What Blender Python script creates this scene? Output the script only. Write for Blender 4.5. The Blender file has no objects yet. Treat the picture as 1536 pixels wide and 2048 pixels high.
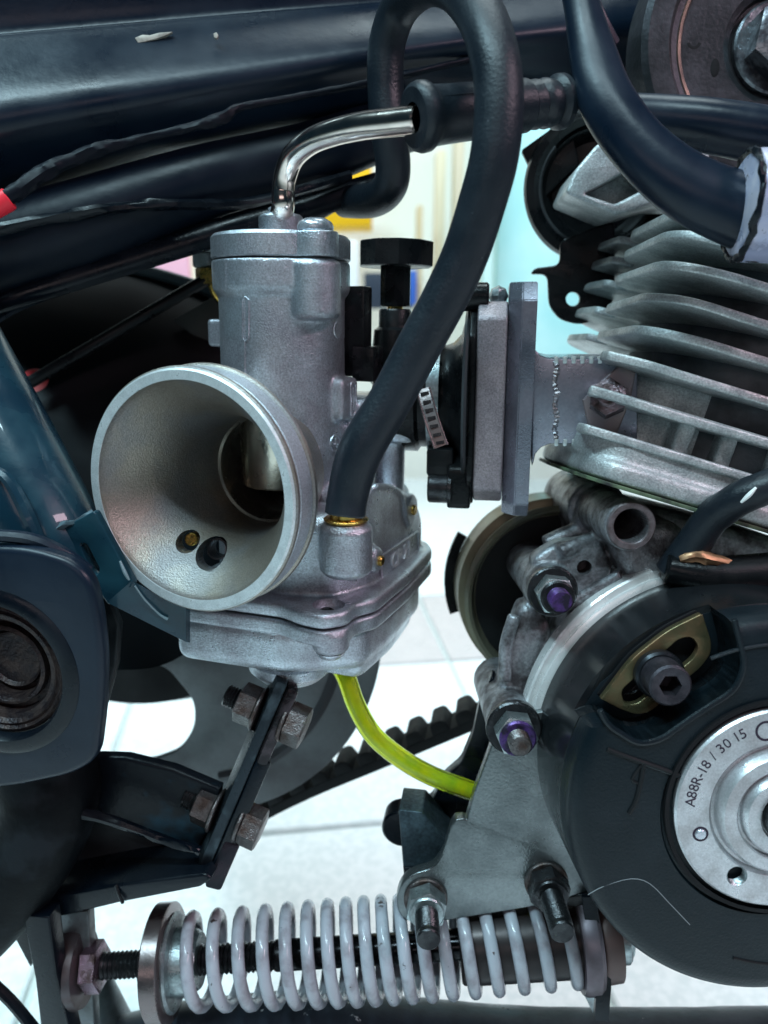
import bpy, bmesh, math, random
from mathutils import Vector as V, Matrix, noise
random.seed(7)
R = math.radians
SC = bpy.context.scene
COL = SC.collection

# ------------------------------------------------------------------ camera
FPX = 1550.0            # focal length in photo pixels (1536 wide)
TH = R(15.5)            # downward pitch
CAMH = 350.0            # camera height over the floor, mm
ST, CT = math.sin(TH), math.cos(TH)
cd = bpy.data.cameras.new("camera"); cam = bpy.data.objects.new("camera", cd); COL.objects.link(cam)
cam.location = (0, 0, CAMH * .001); cam.rotation_euler = (R(90) - TH, 0, 0)
cd.sensor_fit = 'HORIZONTAL'; cd.sensor_width = 36; cd.lens = 36 * FPX / 1536
cd.clip_start = .02; cd.clip_end = 60
cd.dof.use_dof = True; cd.dof.focus_distance = .200; cd.dof.aperture_fstop = 17
SC.camera = cam
# ------------------------------------------------------------------ light
w = bpy.data.worlds.new("World"); SC.world = w; w.use_nodes = True
bg = w.node_tree.nodes['Background']; bg.inputs[0].default_value = (.14, .44, .72, 1); bg.inputs[1].default_value = .032
SC.view_settings.view_transform = 'Standard'; SC.view_settings.look = 'None'
SC.view_settings.exposure = 0; SC.view_settings.gamma = 1
def area(name, loc, target, sx, sy, power, col, spread=180):
    l = bpy.data.lights.new(name, 'AREA'); l.shape = 'RECTANGLE'; l.size = sx; l.size_y = sy
    l.energy = power; l.color = col; l.spread = R(spread)
    o = bpy.data.objects.new(name, l); COL.objects.link(o); o.location = loc
    o.rotation_euler = (V(target) - V(loc)).to_track_quat('-Z', 'Y').to_euler()
area('ceiling_tube_left', (-.75, -.15, 1.75), (0, .25, .35), 1.0, .06, 25, (.56, .88, 1))
area('ceiling_tube_middle', (-.15, -.60, 1.95), (0, .25, .35), 1.0, .06, 22, (.66, .91, 1))
area('ceiling_tube_right', (1.05, -.35, 1.20), (0, .25, .35), .9, .10, 9.0, (1, .73, .86))
area('added_fill_behind_camera', (-.25, -1.25, .85), (.02, .25, .32), 1.1, .3, 1.6, (1, .84, .84))  # added frontal fill, gives chrome and bare metal something to reflect
area('ceiling_lamp_back', (.05, .85, 2.1), (.03, .72, 0), 1.3, .8, 5.4, (.80, .96, 1), 66)
area('added_wall_fill', (.0, 1.05, 1.5), (0, 1.5, .35), 1.2, .2, 4.2, (.96, .98, 1), 120)  # added fill that brightens the back wall

# ------------------------------------------------------------------ construction space (mm, along the photo's rays)
def ray(px, py): return V(((px - 768) / FPX, -(py - 1024) / FPX, -1.0))
def P(px, py, d): return ray(px, py) * d
def dirv(px, py): return ray(px, py).normalized()
def W(p): return V((p.x, p.y * ST - p.z * CT, CAMH + p.y * CT + p.z * ST)) * .001
UPC = V((0, CT, ST))
class Fr:
    def __init__(s, O, z, xh=V((1, 0, 0))):
        s.O = V(O); s.z = V(z).normalized(); s.x = (V(xh) - s.z * s.z.dot(V(xh))).normalized(); s.y = s.z.cross(s.x)
    def pt(s, a, b, c): return s.O + s.x * a + s.y * b + s.z * c
    def at(s, a, b, c):
        n = Fr(s.pt(a, b, c), s.z, s.x); return n
    def px(s, px, py, c=0.0):          # local (a,b) where the photo's ray meets the plane z=c
        r = ray(px, py); t = (s.O.dot(s.z) + c) / r.dot(s.z); p = r * t - s.O
        return (p.dot(s.x), p.dot(s.y))
LAT = dirv(1000, 640)                   # sideways through the motorcycle
ENG = dirv(780, 800)                    # sideways through the engine
E1 = (V((1, -.3, 0)) - ENG * ENG.dot(V((1, -.3, 0)))).normalized(); E3 = E1.cross(ENG)
A_ = dirv(1440, 655); U_ = (UPC - A_ * A_.dot(UPC)).normalized()
CO = P(374, 986, 187) + A_ * 47.0
CF = Fr(CO, U_, A_.cross(U_))           # carburettor: x side, y along the bore, z along the slide
def cz(px, py, z): return CF.px(px, py, z)
def c3(a, b, c): return CF.pt(a, b, c)

# ------------------------------------------------------------------ materials
MATS = {}
def mat(name, col, metal=0.0, rough=.5, col2=None, msc=60, mlo=.42, mhi=.62, bump=0, bsc=3000, grain=0,
        chips=None, coat=0, trans=0, aniso=None, wave=None, spec=.28, rv=.12, ior=1.45):
    if name in MATS: return MATS[name]
    m = bpy.data.materials.new(name); m.use_nodes = True; MATS[name] = m
    N, L = m.node_tree.nodes, m.node_tree.links
    b = N['Principled BSDF']
    b.inputs['Metallic'].default_value = metal; b.inputs['Roughness'].default_value = rough
    b.inputs['Specular IOR Level'].default_value = spec; b.inputs['Coat Weight'].default_value = coat
    b.inputs['Transmission Weight'].default_value = trans; b.inputs['IOR'].default_value = ior
    tc = N.new('ShaderNodeTexCoord')
    def nz(sc, det=4, rg=.55):
        n = N.new('ShaderNodeTexNoise'); n.inputs['Scale'].default_value = sc; n.inputs['Detail'].default_value = det
        n.inputs['Roughness'].default_value = rg; L.new(tc.outputs['Object'], n.inputs['Vector']); return n
    def rng(src, lo, hi, a=0, c=1):
        r = N.new('ShaderNodeMapRange'); r.inputs[1].default_value = lo; r.inputs[2].default_value = hi
        r.inputs[3].default_value = a; r.inputs[4].default_value = c; L.new(src, r.inputs[0]); return r.outputs[0]
    def mix(fac, A, B, mode='MIX'):
        x = N.new('ShaderNodeMix'); x.data_type = 'RGBA'; x.blend_type = mode
        if isinstance(fac, float): x.inputs[0].default_value = fac
        else: L.new(fac, x.inputs[0])
        for s, i in ((A, 6), (B, 7)):
            if isinstance(s, tuple): x.inputs[i].default_value = (*s, 1)
            else: L.new(s, x.inputs[i])
        return x.outputs[2]
    c = tuple(col)
    n1 = nz(msc)
    if col2: c = mix(rng(n1.outputs[0], mlo, mhi), tuple(col), tuple(col2))
    if grain:
        g = nz(bsc * .8, 2)
        k = rng(g.outputs[0], .3, .7, 1 - grain, 1 + grain)
        cm = N.new('ShaderNodeCombineColor'); [L.new(k, cm.inputs[i]) for i in range(3)]
        c = mix(1.0, c, cm.outputs[0], 'MULTIPLY')
    rsrc = rng(n1.outputs[0], .3, .7, max(.02, rough - rv), rough + rv)
    if chips:
        cc, sc, lo = chips
        ch = nz(sc, 6, .65); f = rng(ch.outputs[0], lo, lo + .02)
        c = mix(f, c, tuple(cc))
    if isinstance(c, tuple): b.inputs['Base Color'].default_value = (*c, 1)
    else: L.new(c, b.inputs['Base Color'])
    L.new(rsrc, b.inputs['Roughness'])
    if bump:
        g = nz(bsc, 3); bp = N.new('ShaderNodeBump'); bp.inputs['Strength'].default_value = bump
        bp.inputs['Distance'].default_value = .0004; L.new(g.outputs[0], bp.inputs['Height']); L.new(bp.outputs[0], b.inputs['Normal'])
    return m
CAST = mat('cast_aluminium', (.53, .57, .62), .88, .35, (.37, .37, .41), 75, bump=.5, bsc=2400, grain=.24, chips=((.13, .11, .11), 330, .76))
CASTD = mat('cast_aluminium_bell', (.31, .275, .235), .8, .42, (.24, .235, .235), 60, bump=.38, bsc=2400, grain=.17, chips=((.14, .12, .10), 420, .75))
MACH = mat('machined_aluminium', (.62, .66, .67), .55, .38, (.52, .56, .57), 300, bump=.2, bsc=4000, grain=.12)
FINM = mat('fin_aluminium', (.50, .53, .53), .6, .46, (.34, .37, .375), 120, bump=.5, bsc=2200, grain=.25, chips=((.05, .05, .05), 120, .72))
CRANK = mat('oily_crankcase', (.33, .34, .36), .7, .45, (.10, .09, .095), 140, .44, .62, bump=.6, bsc=1500, grain=.25)
NAVY = mat('navy_black_paint', (.003, .008, .017), 0, .31, (.006, .013, .024), 40, bump=.16, bsc=350, chips=((.18, .17, .15), 70, .735), spec=.32, rv=.08)
BLACKP = mat('black_paint', (.002, .004, .007), 0, .28, (.005, .008, .012), 70, bump=.15, bsc=900, chips=((.06, .06, .06), 220, .71))
TEAL = mat('teal_black_paint', (.006, .024, .040), 0, .28, (.011, .044, .062), 60, bump=.1, bsc=700, chips=((.22, .24, .24), 90, .74), coat=.3)
RUBB = mat('hose_rubber', (.006, .010, .015), 0, .40, (.010, .015, .021), 80, bump=.3, bsc=1300, chips=((.11, .125, .14), 420, .71), rv=.07, spec=.4)
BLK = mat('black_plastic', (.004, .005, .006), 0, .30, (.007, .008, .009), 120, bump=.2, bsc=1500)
CHROME = mat('polished_nickel', (.84, .70, .62), 1, .17, (.74, .62, .55), 200, bump=.05, bsc=600, rv=.04)
SLIDE = mat('chromed_slide', (.62, .58, .48), 1, .22, (.45, .42, .36), 150, bump=.12, bsc=1200)
ZINC = mat('zinc_screw', (.62, .64, .70), .7, .24, (.42, .44, .48), 400, bump=.3, bsc=600)
BRASS = mat('brass', (.62, .40, .10), 1, .25, (.45, .27, .07), 500, bump=.15, bsc=1500)
STEEL = mat('plated_steel', (.36, .42, .43), .85, .34, (.22, .24, .25), 200, bump=.3, bsc=1500, grain=.15)
RUST = mat('rusty_steel', (.14, .13, .13), .8, .36, (.07, .048, .042), 180, bump=.5, bsc=1800, grain=.3)
DSTEEL = mat('dark_oiled_steel', (.05, .052, .055), .8, .30, (.025, .025, .028), 200, bump=.3, bsc=1600)
PINKAL = mat('blasted_spacer_metal', (.34, .30, .32), .7, .45, (.27, .24, .26), 130, bump=.5, bsc=2600, grain=.3)
PLAL = mat('milled_plate_metal', (.36, .37, .44), .85, .28, (.28, .28, .33), 90, bump=.1, bsc=1500, grain=.08)
MOUNT = mat('grey_mount_paint', (.20, .22, .225), .88, .30, (.13, .145, .15), 45, bump=.2, bsc=1400, grain=.10, chips=((.05, .05, .05), 150, .73))
COILP = mat('white_coil_paint', (.36, .37, .41), 0, .27, (.20, .18, .20), 150, .47, .72, bump=.15, bsc=700, chips=((.07, .055, .055), 260, .665), coat=.3)
GOLDZ = mat('yellow_zinc', (.14, .122, .066), .75, .36, (.20, .13, .07), 180, bump=.2, bsc=1500, chips=((.03, .02, .02), 200, .68))
OLIVE = mat('olive_drum_metal', (.24, .23, .16), .6, .36, (.19, .19, .15), 60, grain=.06, bsc=1500)
PURP = mat('purple_marker_paint', (.075, .035, .15), .3, .32, (.02, .016, .03), 400, bump=.3, bsc=1200)
COVER = mat('black_stator_cover', (.003, .007, .010), 0, .40, (.007, .012, .016), 50, bump=.25, bsc=1500, chips=((.34, .37, .39), 380, .755), rv=.09, spec=.3)
HUBM = mat('turned_hub_metal', (.58, .58, .60), .75, .36, (.46, .45, .46), 160, bump=.15, bsc=2500, grain=.12, chips=((.2, .17, .15), 200, .72))
RINGM = mat('flywheel_rim_metal', (.78, .77, .76), .35, .28, (.66, .65, .64), 120, bump=.1, bsc=1500)
DISCG = mat('grey_disc_metal', (.17, .185, .19), .35, .42, (.12, .12, .125), 30, grain=.05, bsc=900)
FENDER = mat('dark_fender', (.005, .007, .009), 0, .5, (.010, .010, .011), 12, spec=.15)
TYRE = mat('tyre_rubber', (.004, .004, .005), 0, .7)
RED = mat('red_plastic', (.75, .03, .05), 0, .35)
GREENT = mat('yellow_fuel_tube', (.74, .95, .08), 0, .14, (.80, .85, .03), 120, trans=.8, ior=1.35, coat=.3)
FUEL = mat('fuel_in_tube', (.80, .78, .01), 0, .3, (.45, .62, .02), 130)
INK = mat('engraved_ink', (.03, .02, .035), 0, .5)
COPPER = mat('copper_wire', (.45, .25, .14), .7, .4)
BROWND = mat('brown_disc_metal', (.034, .036, .040), .6, .42, (.060, .058, .066), 70, bump=.3, bsc=900, grain=.15, chips=((.35, .3, .3), 160, .74))
COPRIM = mat('copper_edge', (.17, .125, .10), .7, .35, (.11, .08, .07), 120)
LUGP = mat('chipped_lavender_paint', (.34, .36, .50), .3, .3, (.50, .48, .56), 110, chips=((.02, .02, .02), 130, .60), bump=.3, bsc=300)
COPR = mat('coppery_steel', (.19, .16, .16), .85, .28, (.19, .15, .145), 60, bump=.1, bsc=900)
WEAR = mat('bare_metal_scratch', (.22, .30, .33), .3, .45)
PAINTW = mat('bare_primer_chip', (.40, .37, .32), .1, .5, (.25, .23, .2), 500)
RAIL = mat('worn_bottom_paint', (.03, .04, .055), .1, .38, (.018, .025, .035), 60, bump=.2, bsc=700, chips=((.55, .56, .56), 130, .66))
GTILE = mat('white_floor_tile', (.80, .83, .83), 0, .24, (.67, .72, .72), 210, .40, .66, rv=.06, chips=((.52, .56, .55), 330, .735))
PTILE = mat('beige_border_tile', (.56, .50, .49), 0, .25, (.52, .47, .46), 60)
GROUT = mat('floor_grout', (.55, .60, .58), 0, .7)
WALLM = mat('cream_wall', (.80, .78, .70), 0, .7)
TURQ = mat('turquoise_panel', (.44, .80, .80), 0, .6, (.56, .86, .85), 8)
TAN = mat('tan_carton', (.62, .50, .30), 0, .6)
YEL = mat('yellow_box', (.90, .50, .01), 0, .5)
PINKM = mat('pink_board', (.85, .45, .55), 0, .6)
WHT = mat('white_board', (.85, .86, .84), 0, .6)
DARKB = mat('dark_package', (.03, .04, .06), 0, .5)
BLUEB = mat('blue_package', (.04, .12, .45), 0, .5)

# ------------------------------------------------------------------ mesh helpers
def thing(name, label, cat, base, group=None):
    o = bpy.data.objects.new(name, None); COL.objects.link(o); o.location = W(base); o.empty_display_size = .005
    o['label'] = label; o['category'] = cat
    if group: o['group'] = group
    return o
def tag(o, label, cat, group=None):
    o['label'] = label; o['category'] = cat
    if group: o['group'] = group
    return o
def origin_of(parent):
    p = V((0, 0, 0))
    while parent: p += parent.location; parent = parent.parent
    return p
def mk(name, bm, m, parent=None, ang=35, base=None, mods=None, world=False, label=None):
    bmesh.ops.remove_doubles(bm, verts=bm.verts, dist=1e-4)
    bmesh.ops.recalc_face_normals(bm, faces=bm.faces)
    if parent is None and base is None:
        base = sum((v.co for v in bm.verts), V((0, 0, 0))) / max(1, len(bm.verts))
    org = origin_of(parent) if parent else (base if world else W(base))
    if parent and base is not None:
        loc = (base if world else W(base)) - org
    else: loc = V((0, 0, 0)) if parent else org
    for v in bm.verts: v.co = (v.co if world else W(v.co)) - (org + (loc if parent else V((0, 0, 0))))
    me = bpy.data.meshes.new(name); bm.to_mesh(me); bm.free()
    o = bpy.data.objects.new(name, me); COL.objects.link(o); o.location = loc
    if parent: o.parent = parent
    if mods:
        for fn in mods: fn(o)
        bpy.context.view_layer.update()
        dg = bpy.context.evaluated_depsgraph_get()
        nm = bpy.data.meshes.new_from_object(o.evaluated_get(dg)); o.modifiers.clear(); o.data = nm; me = nm; me.name = name
    me.materials.clear(); me.materials.append(m)
    me.polygons.foreach_set('use_smooth', [True] * len(me.polygons))
    if ang: me.set_sharp_from_angle(angle=R(ang))
    if label: o['label'] = label
    return o
def remesh(vox, it=6, fac=.5):
    def fn(o):
        m = o.modifiers.new('r', 'REMESH'); m.mode = 'VOXEL'; m.voxel_size = vox * .001
        s = o.modifiers.new('s', 'SMOOTH'); s.factor = fac; s.iterations = it
    return fn
def boolean(cut):
    def fn(o):
        m = o.modifiers.new('b', 'BOOLEAN'); m.operation = 'DIFFERENCE'; m.object = cut; m.solver = 'EXACT'
    return fn
def NB(): return bmesh.new()
def lathe(bm, F, prof, seg=48, a0=0, a1=360, closed=False):
    full = abs(a1 - a0) >= 360; n = seg if full else seg + 1
    rings = []
    for (r, z) in prof:
        if r < 1e-6: rings.append([bm.verts.new(F.pt(0, 0, z))])
        else:
            rings.append([bm.verts.new(F.pt(r * math.cos(t), r * math.sin(t), z)) for t in
                          (R(a0 + (a1 - a0) * i / seg) for i in range(n))])
    pr = list(zip(rings, rings[1:])) + ([(rings[-1], rings[0])] if closed else [])
    for A, B in pr:
        m = seg
        for i in range(m):
            j = (i + 1) % n
            if len(A) == 1 and len(B) == 1: continue
            q = [A[0]] if len(A) == 1 else [A[i], A[j]]
            q += [B[0]] if len(B) == 1 else [B[j], B[i]]
            try: bm.faces.new(q)
            except ValueError: pass
    if not full:
        for k in (0, -1):
            try: bm.faces.new([r[k] if len(r) > 1 else r[0] for r in rings])
            except ValueError: pass
    return bm
def cyl(bm, F, r, z0, z1, bev=.4, seg=32, r1=None):
    r1 = r if r1 is None else r1
    bev = min(bev, abs(z1 - z0) * .45, r * .45, r1 * .45)
    return lathe(bm, F, [(0, z0), (r - bev, z0), (r, z0 + bev), (r1, z1 - bev), (r1 - bev, z1), (0, z1)], seg)
def catmull(pts, n):
    out = []
    for i in range(len(pts) - 1):
        p0 = pts[max(i - 1, 0)]; p1 = pts[i]; p2 = pts[i + 1]; p3 = pts[min(i + 2, len(pts) - 1)]
        for k in range(n):
            t = k / n
            out.append(.5 * ((2 * p1) + (p2 - p0) * t + (2 * p0 - 5 * p1 + 4 * p2 - p3) * t * t + (3 * p1 - p0 - 3 * p2 + p3) * t ** 3))
    out.append(pts[-1]); return out
def tube(bm, pts, rad, seg=20, n=8, jit=0, flat=None, endround=True):
    if not isinstance(rad, (list, tuple)): rad = [rad] * len(pts)
    q = [V((*p, r)) if True else p for p, r in zip(pts, rad)]
    q = [V((p[0], p[1], p[2], r)) for p, r in zip(pts, rad)]
    q = catmull(q, n) if n > 1 else q
    pos = [V(p[:3]) for p in q]; rr = [p[3] for p in q]
    T = [(pos[min(i + 1, len(pos) - 1)] - pos[max(i - 1, 0)]).normalized() for i in range(len(pos))]
    nrm = V((0, 0, 1)) - T[0] * T[0].z
    if nrm.length < .1: nrm = V((0, 1, 0)) - T[0] * T[0].y
    nrm.normalize(); rings = []
    def ring(c, t, r):
        b = t.cross(nrm); o = []
        for k in range(seg):
            a = 2 * math.pi * k / seg
            e = r * (1 + (jit * noise.noise(c * .35 + V((math.cos(a), math.sin(a), 0)) * 1.3) if jit else 0))
            fx = flat if flat else 1
            o.append(bm.verts.new(c + nrm * math.cos(a) * e * fx + b * math.sin(a) * e))
        return o
    for i, (c, t, r) in enumerate(zip(pos, T, rr)):
        nrm = (nrm - t * nrm.dot(t)).normalized()
        if i == 0 and endround: rings.append(ring(c - t * r * .0, t, r * .88)); c = c + t * r * .12
        rings.append(ring(c, t, r))
    if endround: rings.append(ring(pos[-1] + T[-1] * rr[-1] * .12, T[-1], rr[-1] * .88))
    for A, B in zip(rings, rings[1:]):
        for k in range(seg):
            bm.faces.new([A[k], A[(k + 1) % seg], B[(k + 1) % seg], B[k]])
    bm.faces.new(rings[0][::-1]); bm.faces.new(rings[-1]); return bm
def rnd(pts, r, n=5):
    """round the corners of a 2D outline; r is one radius or one for each corner"""
    out = []; N = len(pts)
    for i, p in enumerate(pts):
        rr = r[i] if isinstance(r, (list, tuple)) else r
        p = V(p[:2]); a = V(pts[i - 1][:2]) - p; b = V(pts[(i + 1) % N][:2]) - p
        if rr <= 0 or a.length < 1e-6 or b.length < 1e-6: out.append(p); continue
        k = min(rr, a.length * .49, b.length * .49)
        s, e = p + a.normalized() * k, p + b.normalized() * k
        for j in range(n + 1):
            t = j / n; out.append(s * (1 - t) ** 2 + p * 2 * t * (1 - t) + e * t * t)
    return out
def circ(cx, cy, r, n=28): return [V((cx + r * math.cos(2 * math.pi * i / n), cy + r * math.sin(2 * math.pi * i / n))) for i in range(n)]
def plate(bm, F, outline, z0, z1, holes=(), bev=.4, res=2):
    """solid flat plate with holes, bevelled edges, local outline in F"""
    c = bpy.data.curves.new('t', 'CURVE'); c.dimensions = '2D'; c.fill_mode = 'BOTH'
    bev = min(bev, (z1 - z0) * .45)
    c.extrude = (z1 - z0) / 2 - bev; c.bevel_depth = bev; c.bevel_resolution = res; c.offset = -bev
    for pts in [outline] + list(holes):
        s = c.splines.new('POLY'); s.points.add(len(pts) - 1)
        for q, p in zip(s.points, pts): q.co = (p[0], p[1], 0, 1)
        s.use_cyclic_u = True
    o = bpy.data.objects.new('t', c); COL.objects.link(o)
    bpy.context.view_layer.update()
    me = bpy.data.meshes.new_from_object(o.evaluated_get(bpy.context.evaluated_depsgraph_get()))
    bpy.data.objects.remove(o); bpy.data.curves.remove(c)
    n0 = len(bm.verts); bm.from_mesh(me); bm.verts.ensure_lookup_table()
    zm = (z0 + z1) / 2
    for v in bm.verts[n0:]: v.co = F.pt(v.co.x, v.co.y, v.co.z + zm)
    bpy.data.meshes.remove(me); return bm
def box(bm, F, x, y, z, bev=.4, seg=2):
    t = bmesh.new(); vs = bmesh.ops.create_cube(t, size=1)['verts']
    for v in vs:
        v.co = V(((x[0] + x[1]) / 2 + v.co.x * (x[1] - x[0]), (y[0] + y[1]) / 2 + v.co.y * (y[1] - y[0]), (z[0] + z[1]) / 2 + v.co.z * (z[1] - z[0])))
    if bev: bmesh.ops.bevel(t, geom=list(t.edges), offset=bev, segments=seg, profile=.5, affect='EDGES')
    me = bpy.data.meshes.new('t'); t.to_mesh(me); t.free()
    n0 = len(bm.verts); bm.from_mesh(me); bm.verts.ensure_lookup_table()
    for v in bm.verts[n0:]: v.co = F.pt(*v.co)
    bpy.data.meshes.remove(me); return bm
def hexa(bm, F, r, z0, z1, bev=.5, rot=0, n=6):
    """hexagon (or polygon) head with chamfered corners"""
    pr = []
    def poly(rr, z): return [bm.verts.new(F.pt(rr * math.cos(2 * math.pi * i / n + rot), rr * math.sin(2 * math.pi * i / n + rot), z)) for i in range(n)]
    rings = [poly(r - bev, z0), poly(r, z0 + bev * .5), poly(r, z1 - bev * .5), poly(r - bev, z1)]
    for A, B in zip(rings, rings[1:]):
        for k in range(n): bm.faces.new([A[k], A[(k + 1) % n], B[(k + 1) % n], B[k]])
    bm.faces.new(rings[0][::-1]); bm.faces.new(rings[-1]); return bm
def thread(bm, F, r, z0, z1, pitch=1.0, depth=.5, seg=24):
    prof = [(0, z0), (r - depth, z0)]; z = z0; n = max(1, int((z1 - z0) / pitch)); p = (z1 - z0) / n
    for i in range(n): prof += [(r, z0 + (i + .5) * p), (r - depth, z0 + (i + 1) * p)]
    prof += [(0, z1)]; return lathe(bm, F, prof, seg)
def socket_bolt(bm, F, r, h, r_hex):
    """cap screw head: cylinder with hexagon recess, top at z=h"""
    n = 36
    lathe(bm, F, [(0, 0), (r - .3, 0), (r, .3), (r, h - .5), (r - .5, h), (r * .72, h)], n)
    top = [F.pt(r * .72 * math.cos(2 * math.pi * i / n), r * .72 * math.sin(2 * math.pi * i / n), h) for i in range(n)]
    tv = [bm.verts.new(p) for p in top]
    hx = []
    for i in range(n):
        a = 2 * math.pi * i / n; k = math.cos(R(30)) / math.cos((a % R(60)) - R(30)); hx.append((r_hex * k * math.cos(a), r_hex * k * math.sin(a)))
    h1 = [bm.verts.new(F.pt(x, y, h - .25)) for x, y in hx]; h2 = [bm.verts.new(F.pt(x, y, h * .35)) for x, y in hx]
    for A, B in ((tv, h1), (h1, h2)):
        for k in range(n): bm.faces.new([A[k], A[(k + 1) % n], B[(k + 1) % n], B[k]])
    bm.faces.new(h2); return bm
def loft(bm, secs, n1=6, n2=5, closed=False):
    g = [catmull(s, n1) for s in secs]
    cols = [catmull([row[i] for row in g], n2) for i in range(len(g[0]))]
    vs = [[bm.verts.new(p) for p in c] for c in cols]
    m = len(vs) if closed else len(vs) - 1
    for i in range(m):
        j = (i + 1) % len(vs)
        for k in range(len(vs[0]) - 1):
            bm.faces.new([vs[i][k], vs[j][k], vs[j][k + 1], vs[i][k + 1]])
    return bm
def pxs(F, pts, c=0): return [F.px(x, y, c) for x, y in pts]
def pplate(bm, px_pts, d, ref, thick, axis=None, r=0, bev=.4, holes=()):
    """plate whose face outline is given in photo pixels on a real plane through ref at depth d"""
    F = Fr(P(ref[0], ref[1], d), -(axis or LAT))
    o = rnd(pxs(F, px_pts), r) if r else pxs(F, px_pts)
    plate(bm, F, o, -thick, 0, [pxs(F, h) for h in holes], bev); return F
def pcirc(x, y, r, n=20): return [(x + r * math.cos(2 * math.pi * i / n), y + r * math.sin(2 * math.pi * i / n)) for i in range(n)]
def text(bm, F, s, size, z0, z1, bold=0):
    c = bpy.data.curves.new('t', 'FONT'); c.body = s; c.size = size; c.extrude = (z1 - z0) / 2; c.align_x = 'CENTER'; c.resolution_u = 3; c.offset = bold
    o = bpy.data.objects.new('t', c); COL.objects.link(o); bpy.context.view_layer.update()
    me = bpy.data.meshes.new_from_object(o.evaluated_get(bpy.context.evaluated_depsgraph_get()))
    bpy.data.objects.remove(o); n0 = len(bm.verts); bm.from_mesh(me); bm.verts.ensure_lookup_table()
    for v in bm.verts[n0:]: v.co = F.pt(v.co.x, v.co.y, v.co.z + (z0 + z1) / 2)

# ================================================================== SETTING: floor and the shop behind
def floor_pt(px, py):
    r = W(ray(px, py)) - W(V((0, 0, 0))); c = W(V((0, 0, 0))); t = -c.z / r.z; return c + r * t
def build_floor():
    b = NB(); s = 6
    vs = [b.verts.new(V((x, y, -.004))) for x, y in ((-s, -3), (s, -3), (s, 8), (-s, 8))]; b.faces.new(vs)
    fl = mk('floor', b, GROUT, world=True, base=V((0, 0, 0))); fl['kind'] = 'structure'
    t1 = V((.991, .134, 0)); t2 = V((-.134, .991, 0))
    x0 = .159; rows = [-.445, -.145, .155, .455, .692, .868, 1.17, 1.47, 1.77]
    cache = {}
    for k in range(len(rows) - 1):
        h = rows[k + 1] - rows[k] - .005
        for i in range(-5, 5):
            key = round(h, 4)
            if key not in cache:
                q = NB(); bmesh.ops.create_cube(q, size=1)
                for v in q.verts: v.co = V((v.co.x * .296, v.co.y * h, v.co.z * .006))
                bmesh.ops.bevel(q, geom=list(q.edges), offset=.0012, segments=1, affect='EDGES')
                me = bpy.data.meshes.new('tile'); q.to_mesh(me); q.free(); cache[key] = me
                me.materials.append(PTILE if k == 4 else GTILE)
            o = bpy.data.objects.new('tile', cache[key]); COL.objects.link(o); o.parent = fl
            c = t1 * (x0 + .3 * (i + .5)) + t2 * ((rows[k] + rows[k + 1]) / 2); c.z = -.003
            o.location = c; o.rotation_euler = (0, 0, math.atan2(.134, .991))
build_floor()
def wbox(name, px0, py0, px1, py1, d, depth, m, label, cat, bev=2):
    grp = {'carton': 'cartons on the far shelf', 'display_panel': 'turquoise display panels', 'package': 'dark packages behind the knob', 'board': 'pale boards in the background'}.get(name)
    F = Fr(P((px0 + px1) / 2, (py0 + py1) / 2, d), -dirv(768, 594), V((1, 0, 0)))
    a = F.px(px0, py1); c = F.px(px1, py0); b = NB()
    box(b, F, (a[0], c[0]), (a[1], c[1]), (-depth, 0), bev)
    return tag(mk(name, b, m), label, cat, grp)
b = NB(); F = Fr(P(768, 594, 1450), -dirv(768, 594), V((1, 0, 0)))
box(b, F, (-1800, 1800), (-352, 1500), (-40, 0), 0)
tag(mk('wall', b, WALLM), 'cream shop wall far behind the motorcycle', 'wall')
wbox('display_panel', 985, 120, 1290, 735, 1250, 40, TURQ, 'blurred turquoise display panel behind the cylinder fins', 'panel')
wbox('display_panel', 960, 180, 1000, 720, 1200, 40, mat('pale_mint_panel', (.62, .85, .80), 0, .6), 'narrow pale mint panel beside the turquoise display panel', 'panel')
wbox('box', 560, 330, 742, 452, 1200, 120, YEL, 'blurred yellow box above the carburetor cap', 'box')
wbox('carton', 832, 410, 846, 640, 1230, 60, TAN, 'thin tan carton standing just right of the black knob', 'carton')
wbox('carton', 868, 300, 892, 620, 1260, 60, mat('pale_tan', (.74, .66, .48), 0, .6), 'pale tan carton behind the rising black hose', 'carton')
wbox('carton', 905, 270, 930, 560, 1210, 60, mat('sand_carton', (.66, .58, .42), 0, .6), 'sand coloured carton seen under the rubber boot', 'carton')
wbox('package', 728, 545, 828, 618, 1180, 80, DARKB, 'dark blurred package behind the black knob stem', 'package')
wbox('package', 818, 540, 834, 610, 1170, 80, BLUEB, 'small blue blurred package beside the knob stem', 'package')
wbox('board', 690, 480, 716, 660, 900, 20, WHT, 'pale upright strip behind the black choke block', 'board')
wbox('board', 255, 440, 372, 640, 1200, 30, PINKM, 'pink blurred board seen above the dark fender edge', 'board')
wbox('board', 372, 440, 470, 640, 1210, 30, mat('cream_board', (.9, .86, .66), 0, .6), 'cream blurred board beside the pink board', 'board')

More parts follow.
